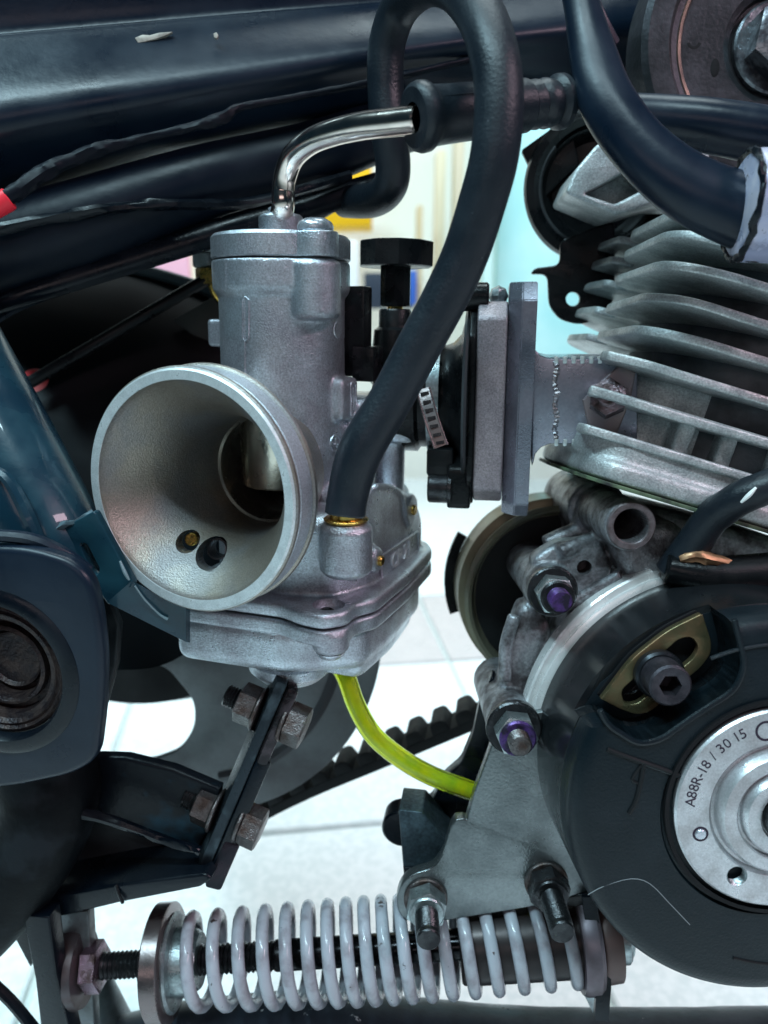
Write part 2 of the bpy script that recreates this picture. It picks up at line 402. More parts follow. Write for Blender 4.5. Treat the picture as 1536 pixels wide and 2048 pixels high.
# ================================================================== FRAME of the motorcycle
fr = thing('motorcycle_frame', 'navy black welded motorcycle frame crossing above the carburetor', 'motorcycle frame', P(300, 250, 240))
b = NB()
secs = []
for (x, ys, ds) in ((-160, (-330, -150, 65, 95, 240, 335, 410, 470, 520), (203, 206, 214, 211, 204, 210, 226, 258, 300)),
                    (380, (-340, -160, 22, 46, 160, 240, 300, 350, 380), (215, 218, 226, 223, 216, 224, 240, 270, 305)),
                    (900, (-350, -180, -22, 2, 80, 130, 180, 240, 270), (231, 234, 242, 239, 232, 238, 246, 262, 290)),
                    (1420, (-360, -220, -80, -60, 20, 90, 150, 200, 220), (249, 252, 260, 257, 252, 256, 262, 272, 296))):
    secs.append([P(x, y, d) for y, d in zip(ys, ds)])
loft(b, secs, 6, 10, closed=True)
mk('main_beam', b, NAVY, fr, 60)
b = NB(); tube(b, [P(-60, 520, 232), P(150, 455, 233), P(400, 370, 238), (P(620, 312, 244)), P(800, 250, 250), P(1000, 200, 258)], [13.5, 12.8, 11, 9.8, 8.8, 8], 28, 8)
mk('lower_tube', b, mat('dull_navy_paint', (.003, .007, .014), 0, .42, (.005, .010, .018), 40, bump=.2, bsc=350, spec=.22), fr)
b = NB(); tube(b, [P(-20, 612, 232), P(100, 572, 232), P(300, 508, 236), P(480, 452, 240), P(640, 405, 246), P(780, 362, 250)], [3.2, 3.8, 4.2, 4.4, 4.4, 4], 12, 6, flat=.7)
mk('seat_rail', b, BLACKP, fr)
b = NB(); tube(b, [P(-20, 462, 216), P(150, 428, 220), P(300, 410, 224), P(500, 405, 231), P(700, 352, 242)], 1.6, 8, 6, jit=.5)
mk('weld_bead', b, BLACKP, fr)
b = NB(); tube(b, [P(-20, 640, 236), P(60, 598, 236), P(230, 540, 237), P(430, 470, 240), P(600, 430, 246)], [2.2] * 5, 8, 6, flat=.6)
mk('weld_bead', b, NAVY, fr)
# paint chips on the beam
for pts in ([(270, 76), (285, 70), (300, 71), (318, 66), (345, 64), (330, 72), (312, 78), (290, 84), (276, 86)],
            [(427, 67), (433, 65), (437, 71), (434, 77), (428, 75)]):
    b = NB(); F = Fr(P(pts[0][0], pts[0][1], 218), -dirv(600, 900))
    dd = 218 - (2.0 if pts[0][0] < 400 else 1)
    # lies on the beam: found by ray casting below
    mk('paint_chip', plate(b, F, pxs(F, pts), -1, .2, bev=.1), PAINTW, fr)
# tape-wrapped loom along the beam
b = NB()
lp = [P(-30, 425, 203), P(30, 385, 203), P(90, 343, 205), P(150, 318, 207), P(190, 302, 208), P(260, 283, 210), P(360, 260, 212), P(440, 238, 214), P(480, 215, 216), P(560, 200, 220), P(740, 165, 228), P(960, 115, 238)]
tube(b, lp, [2.0, 2.1, 2.3, 1.6, 1.9, 1.2, 1.2, 1.7, 1.2, 1.0, 1.0, 1.0], 12, 10, jit=.28)
tag(mk('wiring_loom', b, mat('black_tape', (.002, .004, .008), 0, .45, (.006, .007, .011), 60, bump=.3, bsc=250, spec=.14), base=P(300, 280, 211)), 'black tape wrapped wiring loom twisting along the frame beam', 'cable')
b = NB(); tube(b, [P(-30, 425, 203), P(18, 398, 203.5)], 2.9, 12, 2)
tag(mk('cable_sleeve', b, RED), 'red cable sleeve end at the left edge under the frame', 'sleeve')

# left upright tube, teal bracket, pivot housing
b = NB(); tube(b, [P(-190, 520, 222), P(-100, 700, 214), P(10, 900, 208), P(110, 1085, 206), P(160, 1180, 210)], [14.5, 14.5, 14, 13, 10], 36, 8)
mk('seat_post_tube', b, TEAL, fr)
b = NB(); tube(b, [P(-20, 935, 193), P(20, 965, 192), P(60, 1040, 192), P(90, 1110, 193)], [1.2, 1.6, 1.8, 1.4], 8, 5)
mk('weld_bead', b, TEAL, fr)
b = NB(); FB = Fr(P(190, 1110, 196), -dirv(1100, 560))
plate(b, FB, rnd(pxs(FB, [(110, 1062), (188, 1022), (268, 1170), (218, 1212)]), 1), -2.5, 0,
      [rnd(pxs(FB, [(158, 1088), (172, 1086), (200, 1140), (193, 1152), (184, 1146)]), 1)], .4)
FB2 = Fr(P(300, 1220, 200), -(dirv(1100, 560) + V((.0, -.6, 0))))
pa = [P(214, 1205, 197.5), P(262, 1163, 196), P(372, 1215, 203), P(372, 1284, 205)]
v1 = [b.verts.new(p) for p in pa]; v2 = [b.verts.new(p + V((.5, -.5, -2.2))) for p in pa]
b.faces.new(v1); b.faces.new(v2[::-1])
for i in range(4): b.faces.new([v1[i], v1[(i + 1) % 4], v2[(i + 1) % 4], v2[i]])
mk('teal_bracket', b, TEAL, fr, 30)
b = NB(); tube(b, [P(112, 1060, 195.5), P(130, 1048, 195), P(150, 1044, 195), P(186, 1024, 195.5)], [.7, .8, .6, .7], 8, 4, jit=.8)
mk('weld_bead', b, mat('teal_weld', (.07, .11, .13), .2, .4), fr)
b = NB(); tube(b, [P(240, 1122, 193.5), P(250, 1145, 194), P(258, 1160, 194.6)], [.3, .5, .3], 6, 4)
tube(b, [P(270, 1172, 195.6), P(290, 1200, 198.2), P(318, 1228, 200.6), P(335, 1238, 201.8)], [.22, .25, .25, .4], 6, 4)
mk('scratch', b, WEAR, fr)

b = NB(); FH = Fr(P(-10, 1345, 190), -dirv(1000, 640))
ho = [(-160, 1130), (-60, 1092), (60, 1096), (140, 1120), (180, 1160), (196, 1230), (206, 1320), (203, 1420), (190, 1524), (140, 1552), (20, 1578), (-160, 1580)]
plate(b, FH, rnd(pxs(FH, ho), 6), -5, 0, [circ(0, 0, 17.5, 40)], 1.8, 4)
mk('pivot_housing', b, NAVY, fr)
b = NB(); lathe(b, FH, [(17.4, -10), (17.4, -.5), (18.2, .9), (20.5, 1.0), (22.0, .1), (22.3, -1)], 64); mk('pivot_lip', b, BLACKP, fr)
b = NB(); lathe(b, FH, [(17.3, -2.2), (16.2, -1.6), (15.4, -2.4), (14.8, -1.9), (13.9, -3.0), (12.8, -3.2), (12.2, -6), (10.8, -6.2), (10.6, -4.2), (9.7, -3.8), (9.2, -4.6), (8.9, -9), (0, -9)], 64)
mk('pivot_bush', b, mat('greasy_bush', (.02, .015, .017), .5, .35, (.05, .035, .032), 300, bump=.8, bsc=1200), fr)
b = NB(); lathe(b, FH, [(0, -8.5), (6.6, -8.5), (7.4, -7.6), (7.8, -8.6), (8.8, -8.9)], 40); mk('pivot_pin', b, MATS['greasy_bush'], fr)
b = NB(); tube(b, [P(-30, 1070, 183), P(60, 1078, 184), P(130, 1108, 186), P(180, 1140, 188)], [1.5, 1.6, 1.6, 1.2], 8, 6); mk('weld_bead', b, NAVY, fr)
b = NB(); tube(b, [P(171, 1162, 186.2), P(172, 1215, 186.5), P(186, 1270, 187), P(196, 1320, 187.5), P(200, 1400, 188.5)], [.4, .9, .8, .6, .4], 8, 5, jit=.8); mk('weld_bead', b, BLACKP, fr)
# fin of housing behind
b = NB(); pplate(b, [(180, 1170), (215, 1190), (238, 1250), (232, 1330), (206, 1425), (190, 1400)], 214, (230, 1300), 3, bev=.8)
mk('gusset_plate', b, mat('dull_dark_paint', (.008, .010, .012), .2, .42, (.03, .035, .038), 60, .5, .62, bump=.2), fr)
# swing arm tube at the lower left
b = NB(); tube(b, [P(75, 1470, 222), P(98, 1590, 222), P(62, 1700, 224), P(-22, 1815, 228), P(-130, 1930, 234)], [15, 14, 13, 12.5, 12], 32, 8)
mk('rear_arm_tube', b, mat('scuffed_grey_paint', (.002, .003, .004), 0, .52, (.010, .013, .016), 60, .5, .62, bump=.3, bsc=500, spec=.10), fr)
b = NB(); pplate(b, [(150, 1512), (250, 1515), (345, 1538), (440, 1578), (432, 1640), (395, 1700), (250, 1645), (100, 1612)], 226, (300, 1600), 4, bev=1.2)
mk('upper_gusset', b, mat('painted_blue_sheen', (.004, .006, .009), 0, .36, (.010, .05, .08), 50, .55, .7, bump=.35, bsc=500, spec=.2), fr)  # blue sheen put into the colour as random patches
b = NB(); tube(b, [P(90, 1610, 217), P(220, 1640, 217), P(330, 1680, 218), P(400, 1702, 218)], [1.4, 1.5, 1.4, 1.3], 8, 5, jit=.4); mk('weld_bead', b, BLACKP, fr)
b = NB(); pplate(b, [(92, 1625), (180, 1635), (395, 1705), (432, 1730), (420, 1765), (85, 1830)], 240, (250, 1740), 4, bev=.5)
mk('lower_gusset', b, mat('grey_black_paint', (.035, .042, .045), .1, .4, (.022, .026, .03), 40, bump=.2), fr)
b = NB(); FG = Fr(P(250, 1790, 222), -LAT)
plate(b, FG, rnd(pxs(FG, [(70, 1800), (232, 1770), (410, 1748), (424, 1758), (400, 1775), (240, 1806), (90, 1842), (64, 1846)]), .8), -22, 0, bev=.8)
mk('lower_flange', b, BLACKP, fr)
b = NB(); tube(b, [P(232, 1770, 221.6), P(238, 1790, 221.4), P(246, 1806, 221.6)], .5, 6, 3); mk('weld_bead', b, DSTEEL, fr)
b = NB(); pplate(b, [(45, 1830), (98, 1834), (112, 1950), (145, 2090), (85, 2090), (70, 1960)], 224, (90, 1950), 6, bev=.6); mk('hanger_bar', b, BLACKP, fr)
b = NB(); pplate(b, [(85, 1832), (176, 1822), (182, 1930), (190, 2090), (110, 2090)], 240, (130, 1950), 4, bev=.5)
mk('hanger_plate', b, mat('grey_hanger_metal', (.16, .18, .19), .4, .4, (.09, .10, .10), 90, bump=.4, bsc=900), fr)
b = NB(); lathe(b, Fr(P(205, 1930, 262), V((-.02, 1, .1))), [(0, 2), (2, -2), (13, -34), (0, -34)], 32)
mk('footrest_cone', b, mat('grey_cone', (.20, .23, .24), .6, .36, (.13, .15, .15), 120, bump=.3), fr)
b = NB(); tube(b, [P(-40, 1945, 236), P(20, 2000, 236), P(70, 2060, 236)], [1.8, 1.8, 1.8], 10, 4); mk('brace_rod', b, BLACKP, fr)
b = NB(); pplate(b, [(10, 1800), (75, 1840), (60, 1935), (20, 1860)], 250, (40, 1850), 3, bev=.5); mk('gusset_plate', b, BLACKP, fr)

# right side tubes of the frame
b = NB(); tube(b, [P(1146, -70, 186), P(1166, 20, 185), P(1186, 110, 184), P(1216, 205, 182), P(1285, 300, 180), P(1385, 380, 179), P(1510, 432, 179)],
               [4.2, 4.4, 5.6, 6.6, 7.0, 8.0, 9.0], 32, 8, flat=.75)
mk('down_tube', b, NAVY, fr)
b = NB(); tube(b, [P(1215, 235, 206), P(1300, 238, 205), P(1420, 252, 202), P(1600, 285, 200)], [6.0, 6.0, 6.6, 7.2], 28, 8); mk('cross_tube', b, NAVY, fr)
b = NB(); FL = Fr(P(1488, 412, 176), V((1, -.08, .1)), V((0, 0, 1)))
lathe(b, FL, [(0, -1), (10.2, -1), (11.4, -.2), (12.0, .4), (12.2, 2), (11.8, 30), (0, 30)], 48)
mk('mounting_lug', b, LUGP, fr)
b = NB(); tube(b, [FL.pt(11.7 * math.cos(R(a)), 11.7 * math.sin(R(a)), -.3 + .5 * noise.noise(V((a * .11, 0, 0)))) for a in range(0, 361, 8)], .75, 8, 2, jit=1.2); mk('lug_rim', b, BLACKP, fr)
b = NB(); tube(b, [P(1170, -40, 214), P(1190, 20, 214), P(1225, 90, 218)], [2.0, 2.2, 2.2], 10, 4)
mk('rear_brace', b, mat('violet_black_paint', (.018, .012, .022), 0, .35), fr)

# bottom rail
b = NB(); tube(b, [P(250, 2140, 250), P(380, 2112, 249), P(640, 2092, 247), P(860, 2112, 246), P(1080, 2124, 246), P(1330, 2126, 246), P(1650, 2122, 246)], [15.5, 15.5, 15.5, 15.5, 15, 15, 15], 40, 8, jit=.02)
tag(mk('bottom_rail', b, RAIL), 'dark scuffed bottom rail tube with white paint flecks under the spring', 'frame rail')

# fender, tyre, disc, cable behind
b = NB()
secs = [[P(x, y, d) for x, y, d in row] for row in (
    ((-120, 480, 330), (-120, 700, 280), (-120, 1000, 262), (-120, 1350, 252)),
    ((60, 500, 322), (60, 700, 280), (60, 1000, 262), (60, 1330, 262)),
    ((235, 533, 312), (235, 720, 280), (235, 960, 264), (235, 1340, 262)),
    ((340, 556, 310), (340, 730, 280), (340, 960, 264), (325, 1330, 262)),
    ((432, 592, 308), (432, 740, 282), (432, 960, 264), (400, 1290, 268)),
    ((520, 640, 308), (520, 760, 292), (520, 960, 286), (500, 1240, 288)))]
loft(b, secs, 5, 4)
r_ = bmesh.ops.solidify(b, geom=list(b.faces), thickness=2.0)
fe = thing('rear_fender', 'dark rear fender panel behind the carburetor bell', 'fender', P(250, 800, 325))
mk('fender_panel', b, FENDER, fe, 40)
b = NB(); tube(b, [P(228, 533, 311), P(300, 545, 309), P(380, 568, 307), P(430, 588, 306), P(520, 640, 306)], [2.2, 2.4, 2.4, 2.4, 2.2], 10, 5)
mk('fender_edge', b, mat('grey_fender_edge', (.06, .08, .09), .3, .4), fe)
b = NB(); pplate(b, [(345, 640), (440, 585), (470, 640), (470, 720), (430, 705)], 288, (420, 650), 2, bev=.5)
mk('fender_patch', b, mat('brown_dull_metal', (.075, .068, .062), .2, .5, (.04, .037, .036), 30), fe)
b = NB(); tube(b, [P(30, 782, 264), P(60, 765, 264), P(250, 654, 264), P(430, 549, 264), P(660, 415, 264), P(740, 370, 264)], 2.1, 14, 4)
tag(mk('control_cable', b, BLK), 'straight black cable running diagonally up behind the carburetor', 'cable')
b = NB(); bmesh.ops.create_uvsphere(b, u_segments=24, v_segments=14, radius=1)
for v in b.verts: v.co = P(72, 776, 276) + V((v.co.x * 6.4, v.co.y * 7.0, v.co.z * 4))
tag(mk('reflector', b, mat('red_lens', (.95, .06, .07), 0, .25, (.95, .22, .22), 60)), 'round red reflector peeking out behind the teal frame tube', 'reflector')
# fuel tap
ft = thing('fuel_tap', 'small brass and grey fuel tap hanging left of the carburetor cap', 'fuel tap', P(408, 500, 262))
FT = Fr(P(408, 455, 262), UPC)
b = NB(); cyl(b, FT, 7.5, -8, 3, 1); cyl(b, FT, 4.5, -13, -8, .6); mk('tap_body', b, mat('grey_tap_metal', (.25, .28, .28), .7, .35), ft)
b = NB(); hexa(b, FT.at(1.5, 0, 0), 5.4, -18.5, -13, .6); tube(b, [FT.pt(2, 0, -17), FT.pt(4, 0, -22), FT.pt(8, 0, -26)], 2.4, 12, 4); mk('brass_spout', b, BRASS, ft)

# rear disc with cut-out
dc = thing('rear_disc', 'large dull grey wheel disc with an oval cut-out and black tyre behind', 'disc', P(335, 1250, 292))
FD = Fr(P(335, 1245, 292), -LAT)
b = NB()
cut = rnd(pxs(FD, [(140, 1400), (230, 1330), (330, 1330), (388, 1400), (390, 1452), (360, 1500), (300, 1522), (240, 1526), (170, 1500), (120, 1450)]), 5)
plate(b, FD, circ(0, 0, 81.5, 110), -3, 0, [cut], .6); mk('disc_plate', b, DISCG, dc)
b = NB(); lathe(b, FD, [(64, .4), (66, 1.2), (68, .4)], 90, -75, 20); mk('disc_ridge', b, mat('darker_disc_band', (.055, .055, .06), .35, .42), dc)
ty = dc
FT2 = Fr(P(262, 1046, 350), -LAT)
b = NB(); lathe(b, FT2, [(60, -20), (80, -18), (88, 0), (80, 18), (60, 20)], 90, closed=True); mk('tread', b, TYRE, ty)
b = NB(); cyl(b, FT2, 62, -14, 12, 2, 60); mk('rim', b, mat('black_rim', (.008, .009, .011), .3, .4), ty)

# toothed belt
bt = thing('drive_belt', 'black toothed drive belt rising toward the olive drum', 'drive belt', P(700, 1570, 300))
b = NB(); FBt = Fr(P(700, 1570, 300), -LAT)
pa = [V(FBt.px(x, y)) for x, y in ((400, 1735), (500, 1660), (620, 1598), (760, 1540), (880, 1490), (1000, 1440))]
top = []; bot = []
path = catmull(pa, 6)
bot = [p for p in path]; topl = []
for i in range(len(path)):
    t = (path[min(i + 1, len(path) - 1)] - path[max(i - 1, 0)]).normalized(); topl.append(path[i] + V((-t.y, t.x)) * 4.2)
plate(b, FBt, bot + topl[::-1], -13, 0, bev=.4); mk('belt_band', b, mat('belt_rubber', (.008, .009, .010), 0, .6, (.015, .016, .017), 200, bump=.5, bsc=1500), bt)
L_ = 0; last = None; s_next = 5.0; tm = None
for i in range(1, len(topl)):
    seg_ = topl[i] - topl[i - 1]; l = seg_.length
    while s_next <= L_ + l:
        c = topl[i - 1] + seg_ * ((s_next - L_) / l); t = seg_.normalized(); n = V((-t.y, t.x))
        q = NB(); plate(q, FBt, rnd([c - t * 4.0 - n * 1, c + t * 4.0 - n * 1, c + t * 2.9 + n * 4.6, c - t * 2.9 + n * 4.6], 1.9), -12.6, -.2, bev=.5)
        mk('belt_tooth', q, MATS['belt_rubber'], bt); s_next += 10.6
    L_ += l

# olive drum pulley
dr = thing('olive_drum', 'olive metal drum with pale rim behind the crankcase', 'drum', P(1100, 1200, 270))
FO = Fr(P(1120, 1200, 258), -ENG)
b = NB(); lathe(b, FO, [(0, -9), (29, -9), (30.5, -8), (31.3, -1), (31.8, 0), (30.6, .8), (29.5, .2), (28, -5), (0, -5)], 80); mk('drum_rim', b, OLIVE, dr)
b = NB(); lathe(b, FO, [(0, -26), (32, -26), (33.4, -24), (33.0, -10), (30, -9.5)], 80); mk('drum_band', b, mat('olive_band', (.20, .18, .12), .55, .34, (.15, .14, .10), 60), dr)
b = NB(); lathe(b, FO, [(0, -4.6), (27.8, -4.6), (27.8, -4.9)], 60); mk('drum_face', b, mat('dark_drum_face', (.012, .014, .015), .2, .5), dr)
b = NB(); lathe(b, FO.at(0, 0, -26), [(33, -3), (36.6, -3), (36.6, -.6), (33, -.6)], 60, 150, 200, closed=True); mk('drum_guard', b, BLK, dr)

# ================================================================== CARBURETTOR
cb = thing('carburetor', 'silver cast carburetor with open bell mouth, black choke knob and float bowl', 'carburetor', CF.pt(8, 0, -50))
VX = CF.x; VY = CF.y; VZ = CF.z
F_a = Fr(CF.O, -VY, VX)                       # axis pointing out of the mouth
F_u = CF
b = NB()
CC = CF.at(0, 0, 1.7)
cyl(b, F_u, 17.6, -12, 49.5, .5, 64)
lathe(b, CC, [(0, 44), (17.4, 45.2), (18.6, 46.4), (19.1, 47.6), (19.1, 54.8), (0, 54.8)], 64)
cyl(b, CC.at(14.6, -8.2, 0), 7.0, 39.5, 54.8, 1.2, 32)
box(b, Fr(CC.O, VZ, V((14.6, -8.2, 0)).x * VX + V((14.6, -8.2, 0)).y * VY), (0, 16.7), (-7, 7), (39.5, 54.8), 1)
cyl(b, CC.at(-14.6, 8.2, 0), 6.2, 40, 54.8, 1, 28)
cyl(b, F_a, 17, -34, 16, 1, 48)
cyl(b, F_a, 16.2, 10, 24, .4, 48, r1=20)
# block carrying the flange
FO_ = [(-20, -33.5), (16, -30.5), (22, -33), (29.5, -33.5), (34, -28), (33.5, -22), (37, -16), (36.8, 8), (34.5, 36), (29.5, 44), (10, 46), (-14, 44), (-21, 30)]
cyl(b, CF, 20, -35, -8, 2, 40)
plate(b, CF, rnd([(-10, -22), (14, -24), (26, -20), (31.0, -8), (29.5, 28), (24, 38), (-8, 38)], 5), -36, -9, bev=4, res=3)
plate(b, CF, rnd(FO_, 2.5), -35.8, -31.5, bev=1.2, res=3)
# boss under the hose
BX, BY = cz(692, 1042, -9.5)
cyl(b, CF.at(BX, BY, 0), 7.0, -24, -9.5, 1.6, 32)
box(b, CF, (BX - 17, BX + 1), (BY, BY + 12), (-24, -11), 2.5); print('boss', BX, BY, CF.px(650, 1255, -36), CF.px(690, 1250, -36), CF.px(855, 1115, -36), CF.px(740, 1235, -36), CF.px(357, 1222, -36))
box(b, CF, (20, 33), (-20, -6), (-27, -20), 2.5)              # brass screw boss
cyl(b, Fr(CF.pt(30, -6.6, -24), VX, VY), 4.0, -8, 3.6, 1.0, 24)
# right-hand shoulder with name panel, rear pin boss
plate(b, Fr(CF.pt(30, 0, 0), VX, VY), rnd([(-10, -33), (-10, -6), (-2, -3), (14, -7), (30, -14), (37, -22), (37, -33)], 4), -16, .5, bev=1.4, res=3)
cyl(b, Fr(CF.pt(30, 25, -16.5), VX, VY), 5.2, -14, 1.4, .8, 24)
# rib edges on shoulder
tube(b, [CF.pt(30.6, -3, -3.4), CF.pt(30.6, 8, -6), CF.pt(30.6, 17, -10.2), CF.pt(30.8, 20, -17), CF.pt(30.8, 23, -21)], .8, 8, 4)
# rear column and choke tower
cyl(b, CF.at(24.5, 22, 0), 4.6, -20, 10, 1, 28)
cyl(b, CF.at(27, 23, 0), 6.6, 5.5, 21.0, .8, 32)
box(b, CF, (4, 28), (8, 26), (6, 20), 3)
# lump with slot, right of the slide column
box(b, CF, (13, 20.6), (-3.6, 7.5), (13.5, 25.5), 1.6)
plate(b, Fr(CF.pt(18, 6, 0), VX, VY), rnd([(-4, 2), (2, -6), (10, 4), (10, 12), (-3, 12)], 2), -6, 0, bev=1)
# fillet from bell to column
lathe(b, F_a, [(0, 6), (15.5, 6), (18.2, 16), (21.5, 26), (25.0, 35), (0, 35)], 48)
box(b, CF, (-24.5, -16), (-2, 5), (33, 41), .8)
body = mk('carburetor_body', b, CAST, cb, 0, mods=[remesh(.55, 5, .5)])
# cut pocket next to the flange ear (oval recess) and bores
def cutter(bm):
    me = bpy.data.meshes.new('c'); bmesh.ops.remove_doubles(bm, verts=bm.verts, dist=1e-5); bmesh.ops.recalc_face_normals(bm, faces=bm.faces)
    for v in bm.verts: v.co = W(v.co)
    bm.to_mesh(me); bm.free(); o = bpy.data.objects.new('c', me); COL.objects.link(o); return o
def cut_obj(o, bm):
    c = cutter(bm); boolean(c)(o); bpy.context.view_layer.update()
    me = bpy.data.meshes.new_from_object(o.evaluated_get(bpy.context.evaluated_depsgraph_get())); o.modifiers.clear(); o.data = me
    bpy.data.objects.remove(c); me.polygons.foreach_set('use_smooth', [True] * len(me.polygons)); me.set_sharp_from_angle(angle=R(40))
q = NB(); cyl(q, F_a, 15.0, -60, 60, .1, 48); cut_obj(body, q)
q = NB(); lathe(q, F_a, [(0, 10), (15.6, 10), (15.7, 14), (16.2, 20), (17.5, 27), (19.7, 33), (22.5, 38), (25.6, 42.8), (28, 47), (0, 47)], 64); cut_obj(body, q)
# bell mouth
b = NB()
outp = [(27.0, 47), (29.4, 47), (30.2, 46.4), (30.3, 45.6), (29.2, 45.3), (29.2, 44.7), (29.7, 44.3), (29.75, 38.7), (30.4, 38.3), (30.6, 37.5), (30.1, 36.9), (28.2, 36.7), (25.6, 35.5), (23.4, 31.6), (20.6, 23.06), (19.4, 15.02), (18.6, 11)]
inp = [(15.2, 11.27), (15.3, 14), (15.7, 20), (16.9, 27), (19.0, 33), (21.7, 38), (24.8, 42.8), (26.4, 45.4), (26.9, 46.6)]
inp = [tuple(p) for p in catmull([V(p) for p in inp], 4)]
lathe(b, F_a, outp + [(15.4, 11)] + inp, 128, closed=True)
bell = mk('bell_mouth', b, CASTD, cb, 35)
def hole_frame(px, py, d):
    return Fr(P(px, py, d), -(A_ * .42 + dirv(px, py) * .58), VX)
for (px, py, r) in ((373, 1084, 2.9), (424, 1106, 4.0)):
    q = NB(); cyl(q, hole_frame(px, py, 205), r, -17, 16, .1, 36); q2 = q.copy(); cut_obj(bell, q); cut_obj(body, q2)
b = NB(); cyl(b, hole_frame(382, 1079, 209), 1.8, -14, 0, .3, 20); mk('air_jet', b, BRASS, cb)
b = NB(); lathe(b, hole_frame(434, 1098, 212), [(3.0, -8), (3.0, 0), (2.5, 0), (2.4, -8)], 28, closed=True); mk('air_passage', b, DSTEEL, cb)
q = NB(); lathe(q, CF.at(27.2, -25.5, 0), [(0, -33.4), (4.2, -33.4), (4.8, -26), (0, -26)], 32); cut_obj(body, q)
# machined lip of the mouth
b = NB(); lathe(b, F_a, [(26.9, 46.6), (27.1, 47.2), (29.3, 47.3), (29.8, 46.8), (29.4, 46.6)], 128); mk('bell_lip', b, MACH, cb)
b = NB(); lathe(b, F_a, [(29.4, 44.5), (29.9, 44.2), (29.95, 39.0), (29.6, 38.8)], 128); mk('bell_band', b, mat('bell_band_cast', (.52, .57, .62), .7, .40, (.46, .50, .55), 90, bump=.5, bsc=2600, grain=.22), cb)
# throat ring and slide
b = NB(); lathe(b, F_a, [(15.2, 12.2), (14.6, 11.6), (14.6, -24), (15.0, -24)], 72); mk('throat', b, mat('bored_throat', (.42, .40, .36), .9, .26, (.30, .28, .25), 100), cb)
b = NB(); lathe(b, CF.at(.0, 0, 0), [(0, -6.0), (12.4, -6.0), (12.8, -5.4), (12.8, 30), (0, 30)], 64); mk('throttle_slide', b, SLIDE, cb)
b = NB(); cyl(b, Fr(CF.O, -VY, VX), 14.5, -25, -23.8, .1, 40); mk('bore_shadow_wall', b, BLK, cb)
# cap
b = NB()
lathe(b, CC, [(0, 55.1), (18.8, 55.1), (19.2, 55.5), (19.2, 60.6), (18.4, 61.5), (0, 61.5)], 72)
for sx in (1, -1):
    A = Fr(CC.O, VZ, (VX * 14.6 - VY * 8.2) * sx)
    plate(b, A, rnd([(0, -7.1), (17, -7.1), (24, -3), (24, 3), (17, 7.1), (0, 7.1)], 4), 55.1, 61.4, bev=.5)
cyl(b, CC, 6.1, 61, 67.2, .7, 40)
cap = mk('slide_cap', b, CAST, cb, 35)
for sx in (1, -1):
    A = CC.at(15.2 * sx, -8.6 * sx, 61.4)
    b = NB(); lathe(b, A, [(0, 0), (4.2, 0), (4.7, .5), (4.8, 1.4), (4.2, 2.5), (2.8, 3.3), (0, 3.4)], 32)
    sc = mk('cap_screw', b, ZINC, cb)
    b = NB(); box(b, A, (-2.4, 2.4), (-.4, .4), (3.0, 3.55), .1); box(b, A, (-.4, .4), (-2.4, 2.4), (3.0, 3.56), .1); mk('cross_slot', b, DSTEEL, sc)
# throttle elbow
b = NB()
ep = [CC.pt(0, 0, 66.5), P(566, 412, 207), P(567, 380, 206), P(572, 348, 204), P(588, 312, 200), P(622, 283, 194), P(668, 265, 188), P(725, 252, 182), P(785, 245, 177), P(835, 239, 173)]
tube(b, ep, [3.1] * len(ep), 32, 8); mk('throttle_elbow', b, CHROME, cb)
b = NB(); FE = Fr(CC.pt(0, 0, 67.2), VZ, VX); lathe(b, FE, [(3.0, 0), (3.6, .1), (3.7, .6), (3.2, .9), (3.5, 1.3), (3.4, 1.7), (3.0, 1.9)], 32); mk('elbow_collar', b, ZINC, cb)
# rib and marks on the column
def on_col(px, py, r=17.7):
    rr = ray(px, py); lo = None
    o = -CF.O; a_ = V((rr.dot(VX), rr.dot(VY))); o_ = V((o.dot(VX), o.dot(VY)))
    A = a_.dot(a_); B = 2 * a_.dot(o_); C = o_.dot(o_) - r * r; t = (-B - math.sqrt(max(0, B * B - 4 * A * C))) / (2 * A); return rr * t
b = NB(); tube(b, [on_col(488, y, 17.55) for y in (588, 594)] + [on_col(490, y, 17.55) for y in (640, 678, 684, 720, 760)], [.3] * 7, 8, 2)
for x in (485, 497):
    tube(b, [on_col(x, y, 17.6) for y in (600, 620, 650, 676)], .42, 6, 3)
tube(b, [on_col(485, 600, 17.6), on_col(491, 593, 17.6), on_col(497, 600, 17.6)], .28, 6, 3); tube(b, [on_col(485, 676, 17.6), on_col(491, 683, 17.6), on_col(497, 676, 17.6)], .28, 6, 3)
mk('casting_rib', b, CAST, cb)
b = NB(); tube(b, [on_col(452, y, 19.05) for y in (527, 545, 565, 580)], .15, 6, 2); mk('casting_seam', b, CAST, cb)
for (px, py, r, rr) in ((676, 660, 17.8, 2.0), (671, 886, 19, 2.4)):
    c = on_col(px, py, r); nrm = (c - CF.O); nrm -= VZ * nrm.dot(VZ); G = Fr(c, nrm, VZ)
    b = NB()
    if py < 700: lathe(b, G, [(0, .1), (rr * 1.05, .1), (rr * 1.15, -.2)], 28)
    else:
        lathe(b, G, [(rr - .35, -.1), (rr - .25, .25), (rr, .25), (rr + .1, -.1)], 28)
        tube(b, [G.pt(-1.2, -.6, .15), G.pt(.2, .3, .2), G.pt(1.3, .1, .15)], .22, 6, 3); tube(b, [G.pt(-.3, .9, .15), G.pt(.1, -.2, .2), G.pt(-.5, -1.1, .15)], .22, 6, 3)
    mk('cast_mark', b, CAST, cb)
b = NB(); G = Fr(CF.pt(20.7, 2.6, 19.5), VX, VY); 
plate(b, G, rnd([(-2.0, -5), (2.0, -5), (2.0, 5), (-2.0, 5)], 1.6), 0, .45, [rnd([(-1.2, -4.2), (1.2, -4.2), (1.2, 4.2), (-1.2, 4.2)], 1)], .15)
